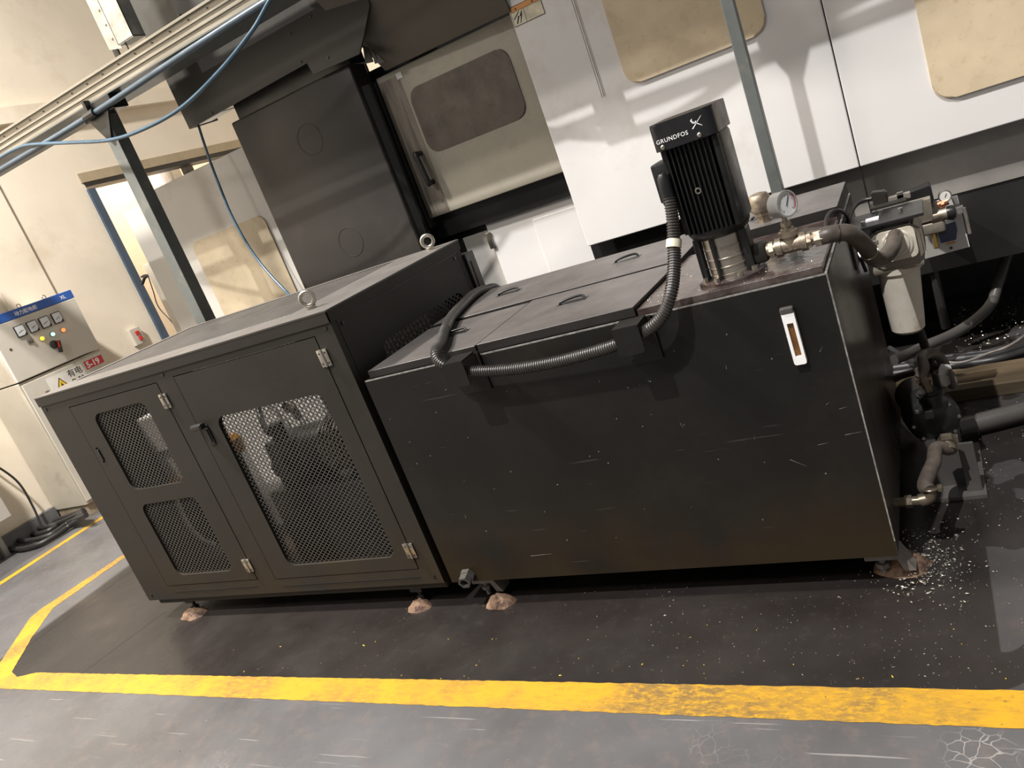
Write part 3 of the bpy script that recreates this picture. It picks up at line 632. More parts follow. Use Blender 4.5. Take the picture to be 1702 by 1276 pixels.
# ------------------------------------------------------------------ filter
F = thing('bowl_filter', 'cream bowl-shaped coolant filter hanging beside the tank', 'filter', (-.17, 2.85, .54))
b = B(); b.prism([(-.245 + u, 2.775, .770 + v) for u, v in ((0, .02), (.02, 0), (.13, 0), (.155, .03), (.155, .11), (.13, .135), (.02, .135), (0, .115))], (0, .15, 0)); bmesh.ops.bevel(b.bm, geom=list(b.bm.edges), offset=.007, segments=2, affect='EDGES'); part('filter_head', b, 'filter_head_grey', F, 40)
b = B(); b.prism([(-.222 + u, 2.762, .800 + v) for u, v in rrect(0, .112, 0, .100, .018, 3)], (0, .02, 0)); b.torus((-.166, 2.757, .850), (0, 1, 0), .030, .008, 28, 8); b.torus((-.166, 2.762, .850), (0, 1, 0), .042, .006, 28, 8); b.cyl((-.166, 2.74, .855), (-.166, 2.79, .850), .026); part('inlet_flange', b, 'filter_cream', F, 40)
b = B(); b.lathe((-.182, 2.85, .775), (-.05, 0, -1), [(0, .070), (.03, .070), (.032, .064), (.20, .055), (.238, .052), (.248, .042), (.25, .001)], 32); part('filter_bowl', b, 'filter_cream', F, 40)
b = B(); b.box(-.255, -.10, 2.78, 2.93, .758, .782, .008); part('lock_ring', b, 'filter_head_grey', F, 40)
b = B(); b.box(-.298, -.075, 2.76, 2.96, .922, .932, .002); b.box(-.299, -.293, 2.76, 2.96, .80, .93); MP = part('mounting_plate', b, 'black_paint', F)
for x in (-.235, -.14):
    b = B(); b.box(x, x + .033, 2.80, 2.90, .905, .923); part('spacer', b, 'machine_grey', F)
for x, y in ((-.14, 2.86), (-.25, 2.80), (-.20, 2.90)):
    b = B(); b.cyl((x, y, .932), (x, y, .943), .008, n=6); part('mount_bolt', b, 'steel', F)
b = B(); b.box(-.245, -.205, 2.82, 2.86, .932, .936); part('label_plate', b, 'white_print', F)
# solenoid valve assembly above
SV = thing('solenoid_valve', 'grey solenoid valve block with a round-edged coil above the filter plate', 'valve', (-.16, 3.0, .94))
b = B(); b.box(-.235, -.12, 2.965, 3.05, .934, .944, .002); part('valve_base', b, 'enclosure_paint', SV)
b = B(); b.prism([(-0.2240, 3.0000, 0.9888), (-0.1762, 3.0000, 0.9805), (-0.1762, 3.0000, 0.9337), (-0.2237, 3.0000, 0.9350)], (0, .045, 0)); bmesh.ops.bevel(b.bm, geom=list(b.bm.edges), offset=.004, segments=2, affect='EDGES'); part('coil', b, 'enclosure_paint', SV, 40)
b = B(); b.tube([(-0.2257, 3.0200, 0.9657), (-0.2507, 3.0200, 0.9668), (-0.2741, 3.0000, 0.9631), (-0.2893, 2.9500, 0.9530), (-0.2995, 2.9000, 0.9293), (-.296, 2.88, .86)], .0065, 10); part('cable', b, 'cable_black', SV, 60)
b = B(); b.prism([(-0.1757, 3.0000, 0.9549), (-0.1084, 3.0000, 0.9555), (-0.1080, 3.0000, 0.9386), (-0.1776, 3.0000, 0.9363)], (0, .03, 0)); part('clamp_bar', b, 'hose_grey', SV)
b = B(); b.prism([(-0.1477, 3.0000, 0.9633), (-0.1290, 3.0000, 0.9639), (-0.1290, 3.0000, 0.9450), (-0.1478, 3.0000, 0.9443)], (0, .02, 0)); part('clamp_nut', b, 'machine_grey', SV)
b = B(); b.prism([(-0.1354, 3.0200, 0.9127), (-0.0538, 3.0200, 0.9136), (-0.0569, 3.0200, 0.8468), (-0.1342, 3.0200, 0.8413)], (0, .05, 0)); part('valve_body', b, 'filter_head_grey', SV, 40)
b = B(); b.tube([(-0.3269, 2.5500, 0.9806), (-0.3375, 2.6200, 1.0047), (-0.3260, 2.7000, 1.0197), (-0.3014, 2.7500, 1.0069), (-0.2910, 2.8000, 0.9677), (-0.3008, 2.8500, 0.9102), (-.285, 2.9, .75)], .006, 10)
solo('power_cable', b, 'cable_black', 'thin black cable looping over the tank corner beside the brown hose', 'cable', 60, (-.3, 2.7, .95))
# ------------------------------------------------------------------ air unit on white plate
A = thing('air_service_unit', 'air regulator unit with small gauge on a white plate, right of the filter', 'air regulator', (-.05, 3.62, .55))
yq = 3.62
def pp(px): return [V(p) for p in px]
wp = pp([(-0.2379, 3.6200, 0.5414), (0.0371, 3.6200, 0.5541), (0.0295, 3.6200, 0.7711), (-0.2374, 3.6200, 0.7748)])
b = B(); b.prism(wp, (0, .006, 0)); b.box(-.14, .03, yq + .006, 3.89, .60, .63); part('white_plate', b, 'white_metal', A)
b = B(); b.prism(pp([(-0.1564, 3.6000, 0.8497), (-0.0532, 3.6000, 0.8627), (-0.0505, 3.6000, 0.7948), (-0.1543, 3.6000, 0.7806)]), (0, -.10, 0)); bmesh.ops.bevel(b.bm, geom=list(b.bm.edges), offset=.004, segments=2, affect='EDGES'); part('control_box', b, 'black_paint', A, 40)
b = B(); b.prism(pp([(-0.1670, 3.6000, 0.7844), (-0.0510, 3.6000, 0.7924), (-0.0475, 3.6000, 0.7159), (-0.1585, 3.6000, 0.7125)]), (0, -.07, 0)); b.box(-.155, -.03, 3.53, 3.60, .66, .71, .01); bmesh.ops.bevel(b.bm, geom=[e for e in b.bm.edges], offset=.004, segments=1, affect='EDGES'); part('manifold', b, 'filter_head_grey', A, 40)
b = B(); a_, c_ = V((-0.0751, 3.5500, 0.7258)), V((-0.0169, 3.5500, 0.7286)); b.cyl(a_, c_, .026, n=24); part('regulator_sleeve', b, 'brass', A, 40, label='pale metal sleeve')
b = B(); c2 = V((0.0040, 3.5500, 0.7274)); b.lathe(c_, c2 - c_, [(0, .026), (.02, .028), (.03, .024)], 24); part('regulator_knob', b, 'machine_dark', A, 40)
b = B(); b.prism(pp([(-0.0619, 3.6000, 0.6846), (0.0040, 3.6000, 0.6907), (0.0067, 3.6000, 0.6571), (-0.0046, 3.6000, 0.6172), (-0.0589, 3.6000, 0.6170)]), (0, -.06, 0)); part('regulator_bowl', b, 'navy_plastic', A)
b = B(); q1 = V((-0.0761, 3.5500, 0.6732)); q2 = V((-0.0766, 3.5500, 0.5994)); b.cyl(q1, q2, .011, n=14); part('drain_glass', b, 'filter_head_grey', A, 40)
b = B(); b.cyl(q1 + V((0, -.009, 0)), q2 + V((0, -.009, .006)), .006, n=12); part('gold_tube', b, 'gold', A, 40)
gq = V((-0.0129, 3.5600, 0.7968)); b = B(); b.lathe(gq, (.1, -1, .1), [(0, .020), (.001, .024), (.018, .024), (.019, .021), (.016, .020)], 24); g2 = part('small_gauge', b, 'steel', A, 40)
b = B(); b.lathe(gq + V((0, -.0165, 0)), (.1, -1, .1), [(0, .020), (.0005, .020)], 24); part('dial', b, 'label_white', g2)
b = B(); b.prism([gq + V((-.001, -.0185, -.004)), gq + V((.001, -.0185, -.004)), gq + V((.009, -.0185, .012)), gq + V((.007, -.0185, .012))], (0, -.0004, 0)); part('needle', b, 'black_print', g2)
b = B(); u1 = V((-0.0416, 3.5500, 0.7682)); u2 = V((-0.0046, 3.5500, 0.7743)); b.cyl(u1, u2, .014, n=10); b.cyl(u1 + (u2 - u1) * .3, u1 + (u2 - u1) * .6, .018, n=6); part('copper_fitting', b, 'copper', A, 40)
b = B(); b.prism(pp([(0.0064, 3.6000, 0.7775), (0.0277, 3.6000, 0.7784), (0.0288, 3.6000, 0.7483), (0.0115, 3.6000, 0.7461)]), (0, -.02, 0)); b.prism(pp([(0.0090, 3.6000, 0.7319), (0.0413, 3.6000, 0.7347), (0.0432, 3.6000, 0.7092), (0.0113, 3.6000, 0.7087)]), (0, -.03, 0)); part('end_bracket', b, 'galvanised', A)
b = B(); b.tube([(0.0429, 3.5700, 0.7286), (0.0448, 3.5700, 0.6785), (0.0455, 3.5700, 0.6208)], .007, 8); part('side_tube', b, 'hose_grey', A, 40)
b = B(); b.cyl((-0.0277, 3.6200, 0.5668), (-0.0277, 3.6100, 0.5695), .006, n=6); part('plate_screw', b, 'black_paint', A)
lo = V((-0.0422, 3.6185, 0.5842)); b = B()
for k in range(5): b.box(lo.x + k * .007, lo.x + k * .007 + .005, lo.y - .0006, lo.y, lo.z, lo.z + .009)
part('label_mark', b, 'label_orange', A)
# ------------------------------------------------------------------ small pump beside the tank
Q = thing('small_pump', 'small black pump with brass fittings on the floor right of the tank', 'pump', (-.17, 2.72, .0))
pc = V((-.172, 2.72, .25)); ax = V((.25, -.97, 0)).normalized()
b = B(); b.lathe(pc - ax * .10, ax, [(0, .05), (.005, .078), (.03, .084), (.10, .084), (.105, .080), (.125, .074), (.14, .045), (.142, .03)], 28); part('pump_casing', b, 'machine_dark', Q, 40)
for k in range(8):
    b = B(); a = 2 * PI * k / 8; uu, vv = frame(ax); c0 = pc + ax * .02 + (uu * math.cos(a) + vv * math.sin(a)) * .070
    b.cyl(c0, c0 + ax * .012, .006, n=6); part('casing_bolt', b, 'steel', Q)
b = B(); b.lathe(pc - ax * .24, ax, [(0, .055), (.01, .066), (.14, .066)], 28); part('motor', b, 'enclosure_paint', Q, 40)
b = B(); b.cyl(pc + ax * .03 + V((0, 0, .06)), pc + ax * .03 + V((0, 0, .115)), .034, n=24); b.cyl(pc + ax * .03 + V((0, 0, .10)), pc + ax * .03 + V((0, 0, .108)), .042, n=24); part('top_port', b, 'machine_dark', Q, 40)
tp = pc + ax * .03 + V((-.004, 0, .108))
b = B(); b.cyl(tp, tp + V((-.005, 0, .03)), .019, n=6); b.cyl(tp + V((-.004, 0, .02)), tp + V((-.01, 0, .07)), .016, n=16); b.cyl(tp + V((-.01, 0, .045)), tp + V((-.012, 0, .058)), .020, n=6); part('brass_fitting', b, 'brass_dirty', Q, 40)
b = B(); t2 = tp + V((.045, .05, 0)); b.cyl(t2, t2 + V((0, 0, .045)), .022, n=16); b.cyl(t2 + V((0, 0, .03)), t2 + V((.02, 0, .06)), .018, n=16); part('side_fitting', b, 'machine_grey', Q, 40)
ip = pc + ax * .13 + V((.0, 0, -.02))
b = B(); b.cyl(ip, ip + V((.0, -.03, -.008)), .030, n=6); b.cyl(ip + V((0, -.02, -.006)), ip + V((0, -.045, -.02)), .024, n=18); part('inlet_nut', b, 'brass_dirty', Q, 40)
b = B(); b.box(pc.x - .07, pc.x + .11, pc.y - .12, pc.y + .25, 0, .012); b.box(pc.x + .055, pc.x + .10, pc.y - .09, pc.y - .08, 0, .19, .002); b.box(pc.x - .05, pc.x + .06, pc.y - .04, pc.y + .12, .01, .19); part('foot_bracket', b, 'machine_grey', Q)
b = B(); b.box(pc.x - .02, pc.x + .01, pc.y - .10, pc.y - .07, .295, .325, .004); part('bleed_plug', b, 'machine_dark', Q)
b = B(); i0 = ip + V((0, -.035, -.016)); b.tube([i0, i0 + V((-.002, -.06, -.045)), (-.190, 2.50, .150), (-.196, 2.40, .150), (-.196, 2.335, .185), (-.196, 2.311, .228)], .0215, 16)
HS2 = thing('suction_hose', 'short brown hose from the small pump to the brass elbow at the tank foot', 'hose', (-.19, 2.45, .15))
b.bm.free(); b = B(); b.tube([i0, (-0.1719, 2.5300, 0.2357), (-0.1823, 2.4600, 0.2256), (-0.1989, 2.3900, 0.2246), (-0.2108, 2.3300, 0.2189), (-.197, 2.305, .215)], .0215, 16); part('hose', b, 'hose_rubber', HS2, 60)
b = B(); e_ = V((-.197, 2.306, .222)); b.torus(e_, (0, .25, 1), .0225, .003, 24, 6); b.box(e_.x + .020, e_.x + .034, e_.y - .012, e_.y + .008, e_.z - .006, e_.z + .010, .002); part('hose_clamp', b, 'brass_dirty', HS2, 40)
# hoses round the small pump
def hose(name, pts, r, m, label, cat='hose', loc=None, group=None):
    b = B(); b.tube(pts, r, 12); return solo(name, b, m, label, cat, 60, loc or pts[0], group)
th = tp + V((-.012, 0, .06))
hose('looped_hose', [th, (-0.1661, 2.7000, 0.4461), (-0.1670, 2.7200, 0.4683), (-0.1535, 2.7800, 0.4585), (-0.1348, 2.8600, 0.4221), (-0.1207, 2.9400, 0.3636), (-0.1197, 3.0000, 0.3054), (-.15, 3.1, .25), (-.16, 3.2, .05)], .018, 'hose_rubber', 'brown hose making a tight loop above the small pump')
hose('bent_hose', [t2 + V((.02, 0, .055)), (-0.1016, 2.8500, 0.3015), (-0.0986, 2.9000, 0.3065), (-0.1197, 2.9800, 0.3091), (-0.1614, 3.0500, 0.3049), (-0.2239, 3.1000, 0.2693), (-0.2935, 3.1500, 0.2361), (-.42, 3.3, .12)], .014, 'hose_rubber', 'brown-grey hose bending from the back of the small pump towards the tank')
hose('filter_drain_hose', [(-.165, 2.85, .54), (-0.1620, 2.8800, 0.4833), (-0.1624, 2.9500, 0.4149), (-0.1624, 3.0500, 0.3318), (-.16, 3.15, .20), (-.18, 3.2, .03)], .015, 'black_rubber', 'black hose hanging from under the cream filter bowl')
hose('floor_hose', [(-0.3685, 3.9822, 0.0500), (-0.2806, 3.7237, 0.0800), (-0.2150, 3.5108, 0.1200), (-0.1616, 3.5058, 0.1000), (-0.1385, 3.4088, 0.0600)], .012, 'black_rubber', 'black hose crossing under the filter beside the tank side')
hose('curved_pipe', [(.30, 4.3, .55), (0.1081, 4.0000, 0.2249), (0.0853, 3.9500, 0.1949), (0.0476, 3.9000, 0.1719), (-0.0186, 3.8000, 0.1626), (-0.0977, 3.7000, 0.1636), (-0.1917, 3.6000, 0.1747), (-0.2757, 3.5500, 0.1674), (-0.3188, 3.5000, 0.1742)], .023, 'machine_grey', 'dark grey pipe curving down out of the dark under the machine')
hose('vertical_pipe', [(-.115, 3.95, .45), (-.115, 3.93, .28), (-.115, 3.92, .12)], .02, 'machine_dark', 'short black pipe standing in the dark under the machine', 'pipe')
for k, (dy, dz, r) in enumerate(((0, .03, .016), (.05, .035, .020), (.10, .03, .016))):
    hose('power_cable', [(-.35, 3.70 + dy, dz), (-.10, 3.68 + dy, dz), (.05, 3.66 + dy, dz + .004), (.20, 3.74 + dy, dz), (.5, 3.95 + dy, dz + .03), (.9, 4.1 + dy, dz)], r, 'cable_black', ('front', 'middle', 'rear')[k] + ' one of three black cables lying on the floor behind the timber', 'cable', group='black cables behind the timber')
hose('control_cable', [(-.20, 3.66, .10), (-0.0938, 3.5565, 0.0900), (0.0198, 3.5755, 0.1000), (0.1635, 3.6538, 0.1200), (.5, 4.3, .12)], .006, 'hose_grey', 'thin pale cable running over the timber to the right edge', 'cable')
hose('steel_conduit', [(-.12, 3.04, .045), (.02, 3.08, .045), (.16, 3.13, .045), (.40, 3.22, .045)], .036, 'machine_grey', 'thick grey conduit lying on the floor right of the small pump', 'pipe')
b = B(); b.box(.150, .30, 3.02, 3.30, 0, .10, .004)
solo('steel_bracket', b, 'filter_head_grey', 'rusty box-shaped bracket at the right edge over the thick conduit', 'bracket', loc=(.23, 3.15, 0))
b = B(); b.box(-.42, .9, 3.36, 3.58, .0, .055, .004)
solo('timber_plank', b, 'wood', 'brown timber plank on the floor under the machine edge', 'plank', loc=(.2, 3.47, 0))
# ================================================================== CNC MACHINE
N = thing('machine_tool', 'large white and grey machining centre behind the tank with cloudy windows', 'machine', (-.3, 4.2, 0))
yp = 3.80
b = B(); b.box(-1.612, -.303, yp, yp + .03, .962, 2.9, .004); part('white_panel', b, 'white_metal', N)
b = B(); b.box(-.298, 1.8, yp, yp + .03, .962, 2.9, .004); part('white_panel', b, 'white_metal', N)
b = B(); b.box(-1.292, -1.289, yp - .0012, yp, 1.62, 2.9); b.box(-1.302, -1.300, yp - .0012, yp, 1.62, 2.9); b.box(-1.284, -1.2825, yp - .0012, yp, 1.62, 2.9); part('panel_seam', b, 'hose_grey', N)
b = B(); b.box(-.303, -.298, yp + .012, yp + .03, .70, 2.9); part('seam_gap', b, 'black_paint', N)
def window(u0, u1, v0, v1, r, yw, m='window_film', nm='window_pane', th=.012):
    b = B(); b.prism([(u, yw, v) for u, v in rrect(u0, u1, v0, v1, r, 8)], (0, -th, 0)); bmesh.ops.bevel(b.bm, geom=[e for e in b.bm.edges if all(abs(v.co.y - (yw - th)) < 1e-5 for v in e.verts)], offset=.005, segments=2, affect='EDGES')
    return part(nm, b, m, N, 40)
window(-1.165, -.520, 1.622, 2.18, .065, yp)
window(.020, .66, 1.124, 1.76, .075, yp)
# recessed door
yd = 3.90
b = B(); b.box(-2.515, -1.62, yd, yd + .03, 1.350, 2.142, .004); DR = part('door', b, 'door_beige', N)
b = B(); b.box(-2.512, -2.372, yd - .002, yd, 1.352, 2.112); part('grimy_edge', b, 'door_edge_grime', DR, label='grease-streaked strip beside the handle')
window(-2.352, -1.728, 1.672, 2.022, .06, yd, 'door_glass', 'door_window', .006)
b = B()
b.cyl((-2.415, yd, 1.700), (-2.415, yd - .045, 1.700), .014, n=14); b.cyl((-2.405, yd, 1.535), (-2.405, yd - .045, 1.535), .014, n=14); b.tube([(-2.415, yd - .045, 1.712), (-2.416, yd - .052, 1.69), (-2.408, yd - .055, 1.61), (-2.404, yd - .052, 1.545), (-2.404, yd - .045, 1.523)], .015, 12); part('door_handle', b, 'black_paint', DR, 50)
b = B(); b.box(-2.56, -2.520, yd - .02, yd + .06, 1.30, 2.13, .003); part('door_seal', b, 'black_rubber', N)
b = B(); b.box(-2.385, -2.345, yd - .006, yd, 2.09, 2.125, .002); part('latch_plate', b, 'white_metal', N)
b = B(); b.prism([(-2.40, yd - .06, 2.150), (-1.60, yp - .012, 2.135), (-1.60, yp - .30, 2.9), (-2.62, yp - .30, 2.9)], (0, .02, 0)); part('door_header', b, 'header_shade_brown', N)
b = B(); b.box(-2.62, -1.30, yd + .06, yd + .08, 1.22, 2.2); b.box(-2.75, -1.3, yd + .12, yd + .14, .3, 1.36); b.box(-3.3, -2.56, yd + .02, yd + .04, .0, 2.9); part('inner_panel', b, 'machine_dark', N)
b = B(); b.box(-2.238, -1.30, 3.985, 4.01, .60, 1.245, .004); b.box(-1.95, -1.30, 3.978, 3.986, .6, 1.16, .003); part('lower_cover', b, 'white_metal', N)
b = B(); b.box(-2.42, -2.238, 4.0, 4.02, .5, 1.18, .003); part('lower_cover', b, 'panel_grey', N)
b = B(); b.box(-2.255, -2.225, 3.972, 3.986, 1.075, 1.17, .003); part('hinge', b, 'steel', N)
b = B(); b.box(-1.64, -.30, 3.90, 3.92, .40, .975); part('base_cover', b, 'machine_dark', N)
b = B(); b.box(-1.0, 1.8, 3.893, 3.90, .722, .963); part('base_strip', b, 'base_metal', N)
b = B(); b.box(-.298, 1.8, 3.90, 3.92, .40, .722); part('base_cover', b, 'machine_dark', N)
b = B(); b.box(-2.6, 1.8, 4.75, 4.8, 0, 2.9); b.box(-1.6, 1.8, 3.92, 4.75, .92, .95); b.box(-2.6, 1.8, 3.83, 4.8, 2.88, 2.9); part('machine_body', b, 'machine_dark', N)
# warning label
b = B(); b.box(-1.607, -1.440, yp - .0022, yp - .0005, 2.062, 2.152); WL = part('warning_label', b, 'black_print', N, label='hazard sticker with orange band and hand pictogram')
b = B(); b.box(-1.604, -1.443, yp - .003, yp - .0022, 2.065, 2.125); part('label_field', b, 'label_dirty', WL)
b = B(); b.box(-1.604, -1.443, yp - .003, yp - .0022, 2.127, 2.149); part('label_band', b, 'label_orange', WL)
b = B()
for q in ([(-1.592, 2.072), (-1.584, 2.072), (-1.566, 2.100), (-1.572, 2.106)], [(-1.572, 2.070), (-1.566, 2.072), (-1.548, 2.108), (-1.554, 2.112)], [(-1.596, 2.092), (-1.560, 2.120), (-1.564, 2.123), (-1.598, 2.098)], [(-1.56, 2.098), (-1.545, 2.118), (-1.55, 2.120), (-1.566, 2.10)], [(-1.538, 2.066), (-1.536, 2.066), (-1.536, 2.125), (-1.538, 2.125)], [(-1.58, 2.132), (-1.568, 2.132), (-1.574, 2.143)], [(-1.49, 2.132), (-1.478, 2.132), (-1.484, 2.143)]):
    b.prism([(u, yp - .003, v) for u, v in q], (0, -.0004, 0))
part('label_print', b, 'black_print', WL)
# second machine, left of the chute
O = thing('rear_machine', 'grey machine cabinet with a tall cloudy window, left of the dark chute', 'machine', (-4.0, 4.2, 0))
b = B(); b.box(-4.405, -3.40, 3.80, 4.6, 0, 2.112, .005); part('cabinet_body', b, 'panel_grey', O)
b = B(); b.prism([(u, 3.80, v) for u, v in rrect(-4.255, -3.572, .62, 1.715, .06, 8)], (0, -.010, 0)); part('window_pane', b, 'window_film_dimmed', O, 40)
b = B(); b.box(-5.10, -4.41, 4.10, 4.7, 0, 2.10, .005); part('side_cabinet', b, 'panel_grey', O)
b = B(); b.box(-5.35, -5.10, 4.25, 4.6, 0, 1.72, .005); part('side_box', b, 'cabinet_side', O)
# ================================================================== CHUTE AND HOOD
H = thing('chip_conveyor', 'dark grey upright conveyor chute with a wide hood, behind the enclosure', 'conveyor', (-2.95, 3.8, 0))
yc = 3.74
ca, cb, cc, ce = (-3.4593, 3.7400, 2.2455), (-3.4562, 3.7400, 1.2196), (-2.5364, 3.7400, 1.2249), (-2.5344, 3.7400, 2.2056)
cxl, cxr = ca[0], cc[0]
b = B(); b.box(cxl, cxr, yc, yc + .155, 0, ca[2], .012, 3); part('chute_column', b, 'chute_paint', H, 30)
for (px, pz, rr) in (((-2.9655, 3.7400, 1.9836)[0], (-2.9655, 3.7400, 1.9836)[2], .085), ((-2.9792, 3.7400, 1.3838)[0], (-2.9792, 3.7400, 1.3838)[2], .085)):
    b = B(); b.torus((px, yc + .0015, pz), (0, 1, 0), rr, .0035, 40, 6); part('pressed_disc', b, 'chute_paint', H, 40)
b = B(); b.box(cxl + .03, cxr - .02, yc + .05, yc + .15, ca[2], 2.9); part('chute_neck', b, 'machine_dark', H)
b = B(); b.prism([(cxr + .002, yc + .03, .3), (cxr + .03, yc + .06, .3), (cxr + .03, yc + .06, 2.12), (cxr + .002, yc + .03, 2.12)], (0, .02, 0)); part('side_channel', b, 'machine_dark', H)
hd = [V(p) for p in ((-3.7184, 3.6800, 2.3065), (-2.7388, 3.6800, 2.3269), (-2.7270, 3.6800, 2.2626), (-2.4109, 3.6800, 2.2497), (-2.3504, 3.6800, 2.3106), (-2.2514, 3.6800, 2.4240))]
zt = 3.6
poly = hd + [V((hd[-1].x + .12, 3.68, hd[-1].z + .5)), V((hd[-1].x + .12, 3.68, zt)), V((hd[0].x - .03, 3.68, zt))]
b = B(); b.prism(poly, (0, .012, 0)); HP = part('hood_front', b, 'hood_paint', H)
b = B(); zb = hd[0].z
b.prism([(hd[0].x, 3.692, zb), (hd[0].x, 3.92, zb + .02), (hd[0].x, 3.92, zt), (hd[0].x, 3.692, zt)], (.012, 0, 0)); part('hood_side', b, 'hood_paint', H)
b = B(); b.prism([(hd[0].x, 3.692, zb + .006), (cxl + .02, 3.692, zb + .006), (cxl + .02, 3.85, zb + .02), (hd[0].x, 3.85, zb + .02)], (0, 0, .004)); part('hood_lip', b, 'galvanised', H)
for q in ((-2.7674, 3.6800, 2.4909), (-2.6056, 3.6800, 2.5127), (-2.5999, 3.6800, 2.3028), (-2.7723, 3.6800, 2.3458), (-3.5032, 3.6800, 2.3281), (-3.4224, 3.6800, 2.8507)):
    b = B(); b.cyl((q[0], 3.68, q[2]), (q[0], 3.675, q[2]), .006, n=8); part('hood_bolt', b, 'machine_grey', H)
for q in (((-2.4172, 3.7500, 2.2909), (-2.3950, 3.7500, 2.2702), (-2.3948, 3.7500, 2.1995), (-2.4438, 3.7500, 2.2085)), ((-2.3806, 3.7500, 2.2586), (-2.3688, 3.7500, 2.2419), (-2.3652, 3.7500, 2.1853), (-2.3885, 3.7500, 2.1878)), ((-2.3604, 3.7500, 2.2264), (-2.3473, 3.7500, 2.2123), (-2.3264, 3.7500, 2.1738), (-2.3679, 3.7500, 2.1801))):
    b = B(); b.prism(q, (0, .008, 0)); part('guide_fin', b, 'hood_paint', H)
# ================================================================== CABLE TRAY, POSTS
TR = thing('cable_tray', 'long galvanised cable tray crossing the top left above the chute', 'cable tray', (-2.5, 3.45, 2.6))
b = B(); b.box(-6.9, 1.9, 3.30, 3.306, 2.585, 2.700); b.box(-6.9, 1.9, 3.60, 3.606, 2.585, 2.68); part('side_rail', b, 'tray_metal', TR)
b = B(); b.box(-6.9, 1.9, 3.30, 3.606, 2.580, 2.586); part('tray_floor', b, 'post_paint', TR)
b = B(); b.box(-6.9, 1.9, 3.285, 3.30, 2.690, 2.702); b.box(-6.9, 1.9, 3.292, 3.30, 2.650, 2.656); b.box(-6.9, 1.9, 3.292, 3.30, 2.618, 2.624); part('rail_lip', b, 'tray_metal', TR)
b = B()
for k in range(60): b.cyl((-6.8 + .145 * k, 3.299, 2.674), (-6.8 + .145 * k, 3.295, 2.674), .004, n=6)
r_ = part('rivet', b, 'black_paint', TR); r_['kind'] = 'stuff'
b = B(); b.tube([(-6.9, 3.272, 2.515), (-5.0, 3.272, 2.518), (-3.93, 3.272, 2.522), (-2.5, 3.272, 2.556), (0, 3.272, 2.56), (1.9, 3.272, 2.56)], .017, 12, 6); b.torus((-3.95, 3.272, 2.522), (1, 0, 0), .017, .004, 16, 6)
solo('blue_pipe', b, 'blue_pipe', 'dull blue pipe fixed along the lower front edge of the cable tray', 'pipe', 60, (-2.5, 3.272, 2.54))
b = B(); b.cyl((-3.99, 3.265, 2.52), (-3.90, 3.265, 2.523), .024, n=10); b.box(-3.965, -3.945, 3.262, 3.31, 2.50, 2.60); solo('pipe_clamp', b, 'black_paint', 'small black clamp holding the blue pipe by the left post', 'clamp', loc=(-3.95, 3.265, 2.52))
def post(x, wd, label):
    p = thing('steel_post', label, 'post', (x + wd / 2, 3.34, 0), 'posts carrying the cable tray')
    b = B(); b.box(x, x + wd, 3.30, 3.30 + wd, 0.01, 2.50, .003); part('post_tube', b, 'post_paint', p)
    b = B(); b.box(x - .05, x + wd + .05, 3.27, 3.33 + wd, 0, .012); part('foot_plate', b, 'post_paint', p)
    b = B(); b.box(x - .09, x + wd + .10, 3.29, 3.31 + wd, 2.50, 2.580, .004); b.prism([(x - .06, 3.285, 2.52), (x + wd + .06, 3.285, 2.52), (x + wd * .6, 3.285, 2.36), (x + wd * .4, 3.285, 2.36)], (0, .01, 0)); part('head_bracket', b, 'machine_dark', p)
post(-3.955, .082, 'dark steel post carrying the cable tray, left of the chute')
post(-.590, .045, 'slim grey-green steel post rising behind the pump in front of the white panels')
# hanger
HG = thing('tray_hanger', 'perforated galvanised hanger channel at the top left above the cable tray', 'bracket', (-3.62, 3.4, 2.78))
b = B(); holes = []
for k in range(7): holes.append([(-3.675 + .008 * math.cos(a * PI / 4), 2.825 + .075 * k + .008 * math.sin(a * PI / 4)) for a in range(8)])
b.plate(XZ(3.40), [(-3.735, 2.79), (-3.640, 2.765), (-3.640, 3.5), (-3.735, 3.5)], holes, 0, .004); part('slotted_face', b, 'galvanised', HG)
b = B(); b.box(-3.640, -3.510, 3.385, 3.389, 2.780, 3.5); b.box(-3.640, -3.636, 3.385, 3.47, 2.780, 3.5); b.box(-3.514, -3.510, 3.385, 3.47, 2.780, 3.5); b.box(-3.64, -3.51, 3.385, 3.47, 2.778, 2.784); part('channel', b, 'galvanised', HG)
b = B(); b.box(-3.74, -3.70, 3.42, 3.43, 2.66, 2.80); part('strap', b, 'machine_dark', HG)
hose('tray_wire', [(-3.60, 3.40, 2.78), (-3.60, 3.40, 2.74), (-3.64, 3.42, 2.68), (-3.68, 3.44, 2.64)], .004, 'cable_black', 'thin black wire dropping from the hanger into the cable tray', 'wire')
hose('air_hose', [(-5.2921, 3.2600, 2.5697), (-4.8459, 3.2600, 2.5739), (-4.6454, 3.2600, 2.5675), (-4.4964, 3.2550, 2.5407), (-4.1529, 3.2200, 2.4423), (-3.8252, 3.2000, 2.3494), (-3.5338, 3.1800, 2.3097), (-3.2090, 3.1800, 2.3104), (-2.8680, 3.1800, 2.3719), (-2.5981, 3.2000, 2.4593), (-2.3989, 3.2200, 2.5537), (-2.1963, 3.2700, 2.5869)], .010, 'blue_hose', 'blue air hose sagging below the cable tray at the top left')
hose('air_line', [(-3.6773, 3.7200, 2.3122), (-3.6316, 3.6600, 2.2333), (-3.6146, 3.6200, 2.0831), (-3.6088, 3.6000, 1.9323), (-3.5976, 3.5800, 1.7564), (-3.5443, 3.5500, 1.5545), (-3.4428, 3.5000, 1.3915), (-3.2862, 3.4200, 1.2390), (-3.1276, 3.3000, 1.1642)], .008, 'blue_hose', 'thin blue hose hanging from the hood to the back of the enclosure')
